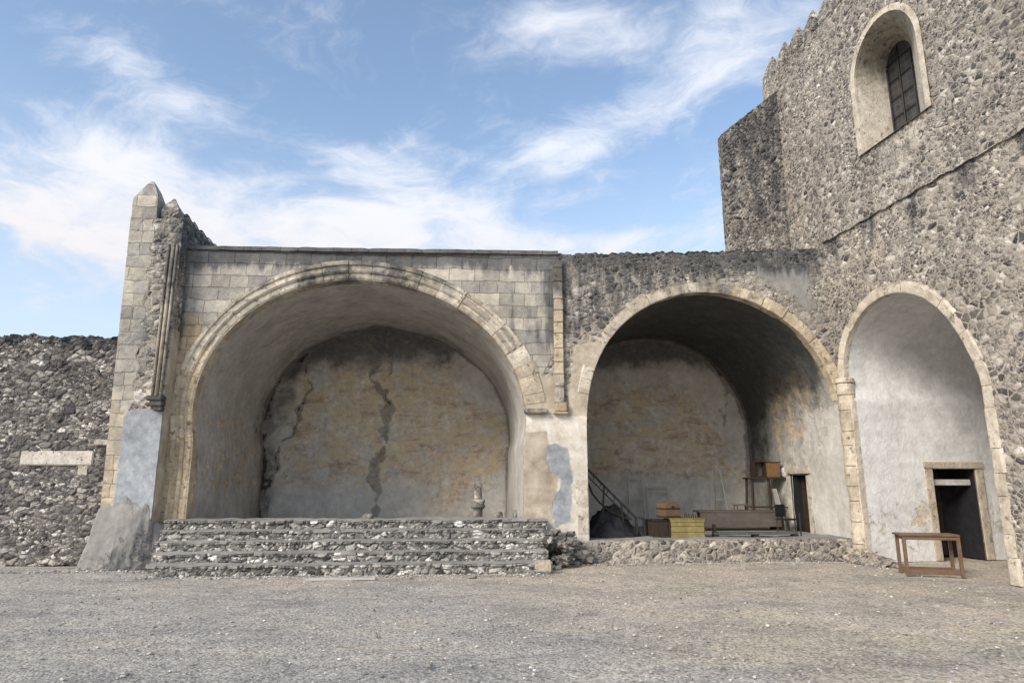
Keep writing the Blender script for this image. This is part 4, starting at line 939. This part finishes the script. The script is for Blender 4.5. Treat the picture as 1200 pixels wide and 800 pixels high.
# dark crate with yellow front and the brown chest on it
k0 = fl(788, 631); W_, H_ = .74, .40
r_ = thing('yellow_crate', 'long yellow crate with a dark end, carrying the brown round-topped chest', 'crate', (k0.x+.38, k0.y+.36, FZ2), R(-4))
mb = MB(); mb.box((0, 0, H_/2), (W_, .66, H_), bev=.012); mb.build('body', M_WOODD, r_)
mb = MB(); [mb.box((0, -.336-.002*(i % 2), .075+i*.122), (W_-.02, .012, .116), (0, 0, .004*(i-1)), .004) for i in range(3)]; mb.box((0, -.345, H_-.03), (W_, .02, .05), bev=.004); mb.box((0, -.345, .03), (W_, .02, .05), bev=.004); mb.build('front_panel', M_YEL, r_)
mb = MB(); mb.box((0, 0, H_+.01), (W_+.02, .7, .02), bev=.004); mb.build('lid', M_YEL, r_)
mb = MB()
for i in range(7): mb.bar((.0+i*.05, -.1, H_+.02), (.0+i*.05+random.uniform(-.02, .02), -.1, H_+.09+random.uniform(0, .06)), .018)
o = mb.build('wooden_pegs', M_WOODD, None); o.parent = None; o.matrix_world = Matrix.Translation(r_.location); tag(o, 'row of small dark wooden pegs standing on the yellow crate', 'pegs')
d_ = thing('dark_box', 'low dark box pushed against the left end of the yellow crate', 'box', (k0.x-.22, k0.y+.42, FZ2), R(8))
mb = MB(); mb.box((0, 0, .18), (.38, .5, .36), bev=.01); mb.build('body', M_WOODD, d_); mb = MB(); mb.box((0, 0, .37), (.42, .54, .03), bev=.006); mb.build('lid', M_IRON, d_)
q = at(783, 609, k0.y+.4); ch = thing('round_topped_chest', 'small brown chest with a rounded lid on top of the yellow crate', 'chest', (float(q[0]), k0.y+.36, FZ2+H_+.021), R(18))
def roundbox(w, d, h, bulge, n=10):
    mb = MB(); prof = [(-w/2, 0), (-w/2-bulge, h*.5), (-w/2, h*.8)]+[(-w/2*math.cos(math.pi*i/n), h*.8+h*.2*math.sin(math.pi*i/n)) for i in range(1, n)]+[(w/2, h*.8), (w/2+bulge, h*.5), (w/2, 0)]
    bm = mb.bm; A_ = [bm.verts.new((x_, -d/2, z_)) for x_, z_ in prof]; B_ = [bm.verts.new((x_, d/2, z_)) for x_, z_ in prof]; m_ = len(prof)
    bm.faces.new(A_); bm.faces.new(B_[::-1])
    for i in range(m_): bm.faces.new((A_[i], A_[(i+1) % m_], B_[(i+1) % m_], B_[i])[::-1])
    return mb
roundbox(.36, .33, .34, .012).build('body', M_WOODR, ch)
mb = MB(); mb.box((0, 0, .2), (.405, .35, .03), bev=.005); mb.box((0, 0, .03), (.395, .35, .03), bev=.005); mb.build('bands', M_WOODD, ch)
mb = MB(); mb.box((0, -.175, .22), (.06, .02, .07), bev=.005); mb.build('clasp', M_IRON, ch)
# long brown board-fronted bench
e0 = fl(822, 622); e1 = fl(921, 622)
bn_ = thing('long_bench', 'long low brown board-fronted bench across the smaller bay', 'bench', ((e0.x+e1.x)/2, e0.y+.25, FZ2))
L_ = e1.x-e0.x+.05
mb = MB(); mb.box((0, 0, .47), (L_, .5, .05), bev=.008); mb.build('seat', M_BRNC, bn_)
mb = MB(); mb.box((0, -.22, .27), (L_-.04, .03, .35), bev=.006); mb.build('front_board', M_BRNC, bn_)
for sx in (-1, 1):
    mb = MB(); mb.box((sx*(L_/2-.12), 0, .22), (.06, .42, .44), bev=.006); mb.build('leg', M_WOODD, bn_)
p0 = fl(838, 630); p1 = fl(940, 630); o = thing('low_plank_trestle', 'grey green plank raised on blocks in front of the long brown bench', 'plank', ((p0.x+p1.x)/2, p0.y+.1, FZ2))
mb = MB(); mb.box((0, 0, .09), (p1.x-p0.x, .2, .045), bev=.006); mb.build('plank', M_GRN, o)
for sx in (-.9, 0, .9):
    mb = MB(); mb.box((sx, 0, .033), (.12, .16, .066), bev=.006); mb.build('block', M_WOODD, o)
mb = MB(); mb.box((-(p1.x-p0.x)/2+.03, 0, .2), (.05, .12, .17), bev=.006); mb.build('stop', M_WOODD, o)
# tall wooden stand on the bench with an orange box and a pale bundle
YS = e0.y+.3; zb = FZ2+.495
def sl(px, py, Y=YS): q = at(px, py, Y); return Vector((float(q[0]), Y, float(q[2])))
s0 = sl(880, 599); s1 = sl(925, 599); ztop = sl(900, 561).z-zb; st = thing('wooden_stand', 'tall narrow wooden table frame standing on the long brown bench', 'stand', ((s0.x+s1.x)/2, YS+.05, zb)); hw = (s1.x-s0.x)/2
for sx, sy in ((-1, -1), (1, -1), (-1, 1), (1, 1)):
    mb = MB(); mb.bar((sx*hw, sy*.2, 0), (sx*hw*.93, sy*.17, ztop), .05); mb.build('leg', M_WOODD, st)
mb = MB(); mb.bar((-hw*.05, -.19, 0), (-hw*.08, -.17, ztop), .055); mb.build('centre_post', M_WOODD, st)
mb = MB(); mb.box((0, 0, ztop+.02), (hw*2+.1, .46, .045), bev=.006); mb.build('top', M_WOODD, st)
mb = MB(); mb.bar((-hw, -.19, .07), (hw, -.19, .07), .03); mb.bar((-hw, .19, .07), (hw, .19, .07), .03); mb.build('stretcher', M_WOODD, st)
tz = zb+ztop+.043; ob = sl(904, 552)
o = thing('orange_wooden_box', 'small orange wooden box on top of the tall stand', 'box', (ob.x, YS, tz), R(5))
mb = MB(); mb.box((0, 0, .19), (.36, .26, .38), bev=.012); mb.build('body', M_WOODO, o); mb = MB(); mb.box((0, 0, .385), (.4, .3, .02), bev=.005); mb.build('lid', M_WOODD, o)
o = thing('dark_open_case', 'dark open wooden case left of the orange box on the tall stand', 'case', (sl(889, 552).x, YS+.02, tz), 0)
mb = MB(); mb.box((0, 0, .40), (.32, .24, .03)); mb.box((0, 0, .015), (.32, .24, .03)); mb.box((-.15, 0, .2), (.025, .24, .39)); mb.box((.15, 0, .2), (.025, .24, .39)); mb.build('shell', M_WOODD, o)
mb = MB(); mb.box((0, .11, .2), (.3, .015, .38)); mb.build('back_panel', M_BRNC, o)
mb = MB(); mb.rock((0, 0, .12), (.2, .16, .26), 71, 3, .5); mb.rock((.07, -.03, .06), (.14, .12, .13), 72, 3, .5); o = mb.build('cloth_bundle', M_WHT, None, True); o.location = (sl(919, 552).x, YS-.02, tz); tag(o, 'small pale crumpled bundle on the right end of the tall stand', 'bundle')
# low stool rail in front of it
o = thing('low_stool', 'low thin-legged wooden stool standing on the left part of the long brown bench', 'stool', (sl(868, 599).x, YS-.05, zb))
mb = MB(); mb.box((0, 0, .13), (.34, .26, .03)); mb.build('seat', M_WOODB, o)
for sx, sy in ((-1, -1), (1, -1), (-1, 1), (1, 1)):
    mb = MB(); mb.bar((sx*.15, sy*.1, 0), (sx*.14, sy*.1, .12), .025); mb.build('leg', M_WOODB, o)
# black loudspeaker-like box and thin pole
c = fl(930, 624); o = thing('black_chair', 'small black chair beside the dark doorway in the smaller bay', 'chair', (c.x, c.y+.35, FZ2), R(20))
mb = MB(); mb.box((0, 0, .3), (.34, .34, .04)); mb.build('seat', M_IRON, o); mb = MB(); mb.box((0, .16, .5), (.32, .03, .3), bev=.01); mb.build('backrest', M_IRON, o)
for sx, sy in ((-1, -1), (1, -1), (-1, 1), (1, 1)):
    mb = MB(); mb.bar((sx*.15, sy*.15, 0), (sx*.14, sy*.14, .3), .025); mb.build('leg', M_IRON, o)
c = fl(939, 629); o = thing('iron_post', 'thin short black iron post in front of the dark doorway', 'post', (c.x, c.y, FZ2))
mb = MB(); mb.lathe([(.07, 0), (.07, .012), (.02, .02)], 14); mb.build('foot', M_IRON, o); mb = MB(); mb.tube([(0, 0, .015), (0, 0, .52)], .016); mb.build('rod', M_IRON, o)
mb = MB(); mb.box((0, 0, .52), (.02, .3, 1.04), (0, R(-12), 0), .004); o = mb.build('pale_board', M_PALE, None); o.location = (8.13, 2.78, FZ2); tag(o, 'narrow pale board leaning on the wall left of the dark doorway', 'board')
# pale frames leaning on the back wall
for (xa, xb, ya, yb, mid, lab) in ((736, 755, 560, 606, True, 'narrow pale two-part frame leaning on the back wall behind the iron frame'), (758, 783, 569, 606, False, 'squarish pale frame leaning on the back wall above the brown chest')):
    a_ = at(xa, ya, 4.75); b_ = at(xb, yb, 4.75); w_ = float(b_[0]-a_[0]); h_ = float(a_[2]-FZ2)
    mb = MB(); T_ = .045
    for x_ in (0, w_): mb.box((x_, 0, h_/2), (T_, .03, h_))
    for z_ in (T_/2, h_-T_/2)+((h_*.57,) if mid else (h_*.86,)): mb.box((w_/2, 0, z_), (w_, .028, T_))
    o = mb.build('leaning_frame', M_PALE, None); o.location = (float(a_[0]), 4.6, FZ2); o.rotation_euler = (R(-7), 0, 0); tag(o, lab, 'frame', 'pale frames leaning on the back wall')
a_ = at(845, 612, 4.3); o = thing('easel', 'thin pale easel standing before the back wall behind the long bench', 'easel', (float(a_[0]), 4.4, FZ2))
mb = MB(); mb.bar((-.28, -.1, 0), (-.1, 0, 1.55), .028); mb.build('leg', M_PALE, o); mb = MB(); mb.bar((.28, -.1, 0), (.1, 0, 1.55), .028); mb.build('leg', M_PALE, o); mb = MB(); mb.bar((0, .35, 0), (0, .03, 1.5), .028); mb.build('leg', M_PALE, o); mb = MB(); mb.box((0, -.05, .72), (.62, .03, .035)); mb.build('crossbar', M_PALE, o)

# ================================================================== TABLE AT THE RIGHT
f0 = gp(1064, 674); tb = thing('wooden_table', 'plain varnished wooden table with low rails by the white room', 'table', (float(f0[0]), float(f0[1]), 0), R(-19))
TW, TD = .86, .42; q = at(1064, 625, float(f0[1])); THt = float(q[2])
mb = MB(); mb.box((TW/2-.02, TD/2, THt-.02), (TW+.1, TD+.08, .035), bev=.008); mb.build('table_top', M_WOODR, tb)
mb = MB()
mb.box((TW/2, .0, THt-.07), (TW, .022, .06)); mb.box((TW/2, TD, THt-.07), (TW, .022, .06)); mb.box((0, TD/2, THt-.07), (.022, TD, .06)); mb.box((TW, TD/2, THt-.07), (.022, TD, .06)); mb.build('apron', M_WOODR, tb)
for x_ in (0, TW):
    for y_ in (0, TD):
        mb = MB(); mb.box((x_, y_, THt/2-.02), (.055, .055, THt-.04), bev=.006); mb.build('leg', M_WOODR, tb)
for y_ in (0, TD):
    mb = MB(); mb.box((TW/2, y_, .07), (TW-.05, .03, .085), bev=.005); mb.build('lower_rail', M_WOODR, tb)

# ================================================================== TREE BEHIND THE LEFT WALL
tr = thing('tree', 'leafy treetop just showing over the boundary wall at far left', 'tree', (-12.4, 8.5, -.75))
mb = MB(); mb.tube([(0, 0, 0), (.1, 0, 2.0), (-.05, .1, 3.4), (.1, 0, 4.8)], .13, 10)
for a in range(7): mb.tube([(0, 0, 2.6+.25*a), (1.1*math.cos(a*2.3), 1.1*math.sin(a*2.3), 4.0+.2*a)], .04, 6)
mb.build('trunk', M_WOODB, tr)
V, Fc = [], []
for i in range(9000):
    cl_ = i % 26; rr = random.Random(cl_); cx, cy, cz = rr.gauss(0, .75), rr.gauss(0, .75), 4.6+rr.gauss(0, .55)
    d = Vector((random.gauss(0, 1), random.gauss(0, 1), random.gauss(0, 1))).normalized()*random.random()**.5*.55
    c = Vector((cx, cy, cz))+d; u = Vector((random.gauss(0, 1), random.gauss(0, 1), random.gauss(0, 1))).normalized(); w = u.orthogonal().normalized(); s_ = random.uniform(.04, .08)
    b = len(V); V += [c-u*s_, c+w*s_*.45, c+u*s_, c-w*s_*.45]; Fc.append((b, b+1, b+2, b+3))
M_LEAF = simple('leaf', (.03, .055, .02), (.07, .1, .035), 3, rough=.6)
mesh_np('crown', V, Fc, M_LEAF, tr, None, False, world=False)

# ================================================================== SKY
SUN_EL, SUN_AZ = R(32), R(228)             # azimuth clockwise from +y: the light comes from the left, a little behind the viewer
W = bpy.data.worlds.new('World'); S.world = W; W.use_nodes = True
class GW(G):
    def __init__(s, w): s.nt = w.node_tree; s.nt.nodes.clear()
g = GW(W)
sky = g.node('ShaderNodeTexSky', sky_type='NISHITA', sun_disc=False, sun_elevation=SUN_EL, sun_rotation=SUN_AZ, air_density=1.0, dust_density=1.0, ozone_density=1.5)
d = g.node('ShaderNodeTexCoord').outputs['Generated']
dx, dy, dz = g.sep(d)
az = g.m('ARCTAN2', dx, dy); el = g.m('ARCSINE', dz)
iz = g.m('DIVIDE', 1.0, g.m('ADD', g.m('MAXIMUM', dz, 0.0), .12))
cp = g.comb(g.m('MULTIPLY', dx, iz), g.m('MULTIPLY', dy, iz), 0.0)
cpw = g.vm('ADD', cp, g.vm('SCALE', g.vm('SUBTRACT', g.noise(cp, 1.6, 4, col=True), (.5, .5, .5)), .5))
n_big = g.noise(cpw, 2.6, 9, .66, .35)
n_str = g.noise(g.scale(g.node('ShaderNodeVectorRotate', {'Vector': cpw, 'Angle': R(35)}, rotation_type='Z_AXIS').outputs[0], (1.0, 2.6, 1)), 2.2, 9, .7, .3)
def azel(px, py): r = ray(px, py); return math.atan2(r[0], r[1]), math.asin(r[2]/np.linalg.norm(r))
def blob(px, py, wx, wy, rot, amp):
    a0, e0 = azel(px, py); s_ = 1/830.0; wx *= s_; wy *= s_; rt = R(rot)
    da = g.m('MULTIPLY', g.m('SUBTRACT', az, a0), math.cos(e0)); de = g.m('SUBTRACT', el, e0)
    u = g.m('ADD', g.m('MULTIPLY', da, math.cos(rt)/wx), g.m('MULTIPLY', de, math.sin(rt)/wx)); v = g.m('ADD', g.m('MULTIPLY', da, -math.sin(rt)/wy), g.m('MULTIPLY', de, math.cos(rt)/wy))
    r2 = g.m('ADD', g.m('MULTIPLY', u, u), g.m('MULTIPLY', v, v))
    return g.m('MULTIPLY', g.m('EXPONENT', g.m('MULTIPLY', r2, -1.0)), amp)
blobs = [(720, 150, 140, 34, 20, .62), (640, 170, 55, 38, 10, .35), (780, 40, 150, 38, 0, .6), (640, 20, 60, 22, 0, .3), (115, 175, 60, 34, -15, .62), (110, 262, 130, 55, 0, 1.0), (300, 290, 130, 30, 0, .4), (560, 290, 120, 30, 0, .4),
         (450, 250, 110, 55, 15, .55), (540, 275, 100, 40, -15, .55), (430, 180, 55, 22, 10, .32), (330, 270, 140, 40, 0, .45), (800, 280, 90, 28, 12, .45), (690, 285, 80, 20, 0, .42), (220, 130, 160, 30, -25, .28), (240, 210, 90, 26, -10, .3), (640, 235, 80, 14, 10, .15)]
acc = None
for b_ in blobs:
    v = blob(*b_); acc = v if acc is None else g.m('ADD', acc, v)
# beyond the picture: ordinary broken cloud
fr = g.ss(g.m('ABSOLUTE', g.m('SUBTRACT', az, azel(600, 300)[0])), .75, 1.0)
acc = g.m('ADD', g.m('MINIMUM', acc, .85), g.m('MULTIPLY', fr, .3))
nn = g.m('ADD', g.m('MULTIPLY', n_big, .72), g.m('MULTIPLY', n_str, .28))
dens = g.ss(g.m('ADD', g.m('ADD', acc, g.m('MULTIPLY', g.m('SUBTRACT', nn, .5), 3.1)), .06), .08, 1.05)
veil = g.m('MULTIPLY', g.ss(el, .55, .1), .6)
skyc = g.mix(1.0, sky.outputs[0], (1.06, 1.0, .93), 'MULTIPLY')
cloud = g.mix(g.ss(el, .5, .2), (3.55, 3.7, 4.0), (3.6, 3.42, 3.42))
skyc = g.mix(veil, skyc, (2.7, 3.05, 3.6))
c = g.mix(dens, skyc, cloud)
bg = g.node('ShaderNodeBackground', {'Color': c, 'Strength': .14}); o = g.node('ShaderNodeOutputWorld'); g.nt.links.new(bg.outputs[0], o.inputs[0])

sl_ = bpy.data.lights.new('sun', 'SUN'); sl_.energy = 1.9; sl_.angle = R(25); sl_.color = (1, .93, .84)
so = bpy.data.objects.new('sun', sl_); COL.objects.link(so)
dirv = Vector((math.sin(SUN_AZ)*math.cos(SUN_EL), math.cos(SUN_AZ)*math.cos(SUN_EL), math.sin(SUN_EL)))
so.rotation_euler = dirv.to_track_quat('Z', 'Y').to_euler(); so.location = (-12, -12, 14)

# ================================================================== CAMERA
cam = bpy.data.cameras.new('camera'); co = bpy.data.objects.new('camera', cam); COL.objects.link(co); S.camera = co
cam.sensor_fit = 'HORIZONTAL'; cam.sensor_width = 36; cam.lens = FPX/1200*36; cam.clip_end = 2000; cam.clip_start = .05
co.location = tuple(CAM); co.rotation_euler = (R(90)+TH, 0, -YAW)
S.view_settings.view_transform = 'Standard'; S.view_settings.look = 'None'; S.view_settings.exposure = 0.92; S.view_settings.gamma = 1
try: S.view_settings.use_curve_mapping = False
except Exception: pass
S.cycles.max_bounces = 6; S.cycles.diffuse_bounces = 4
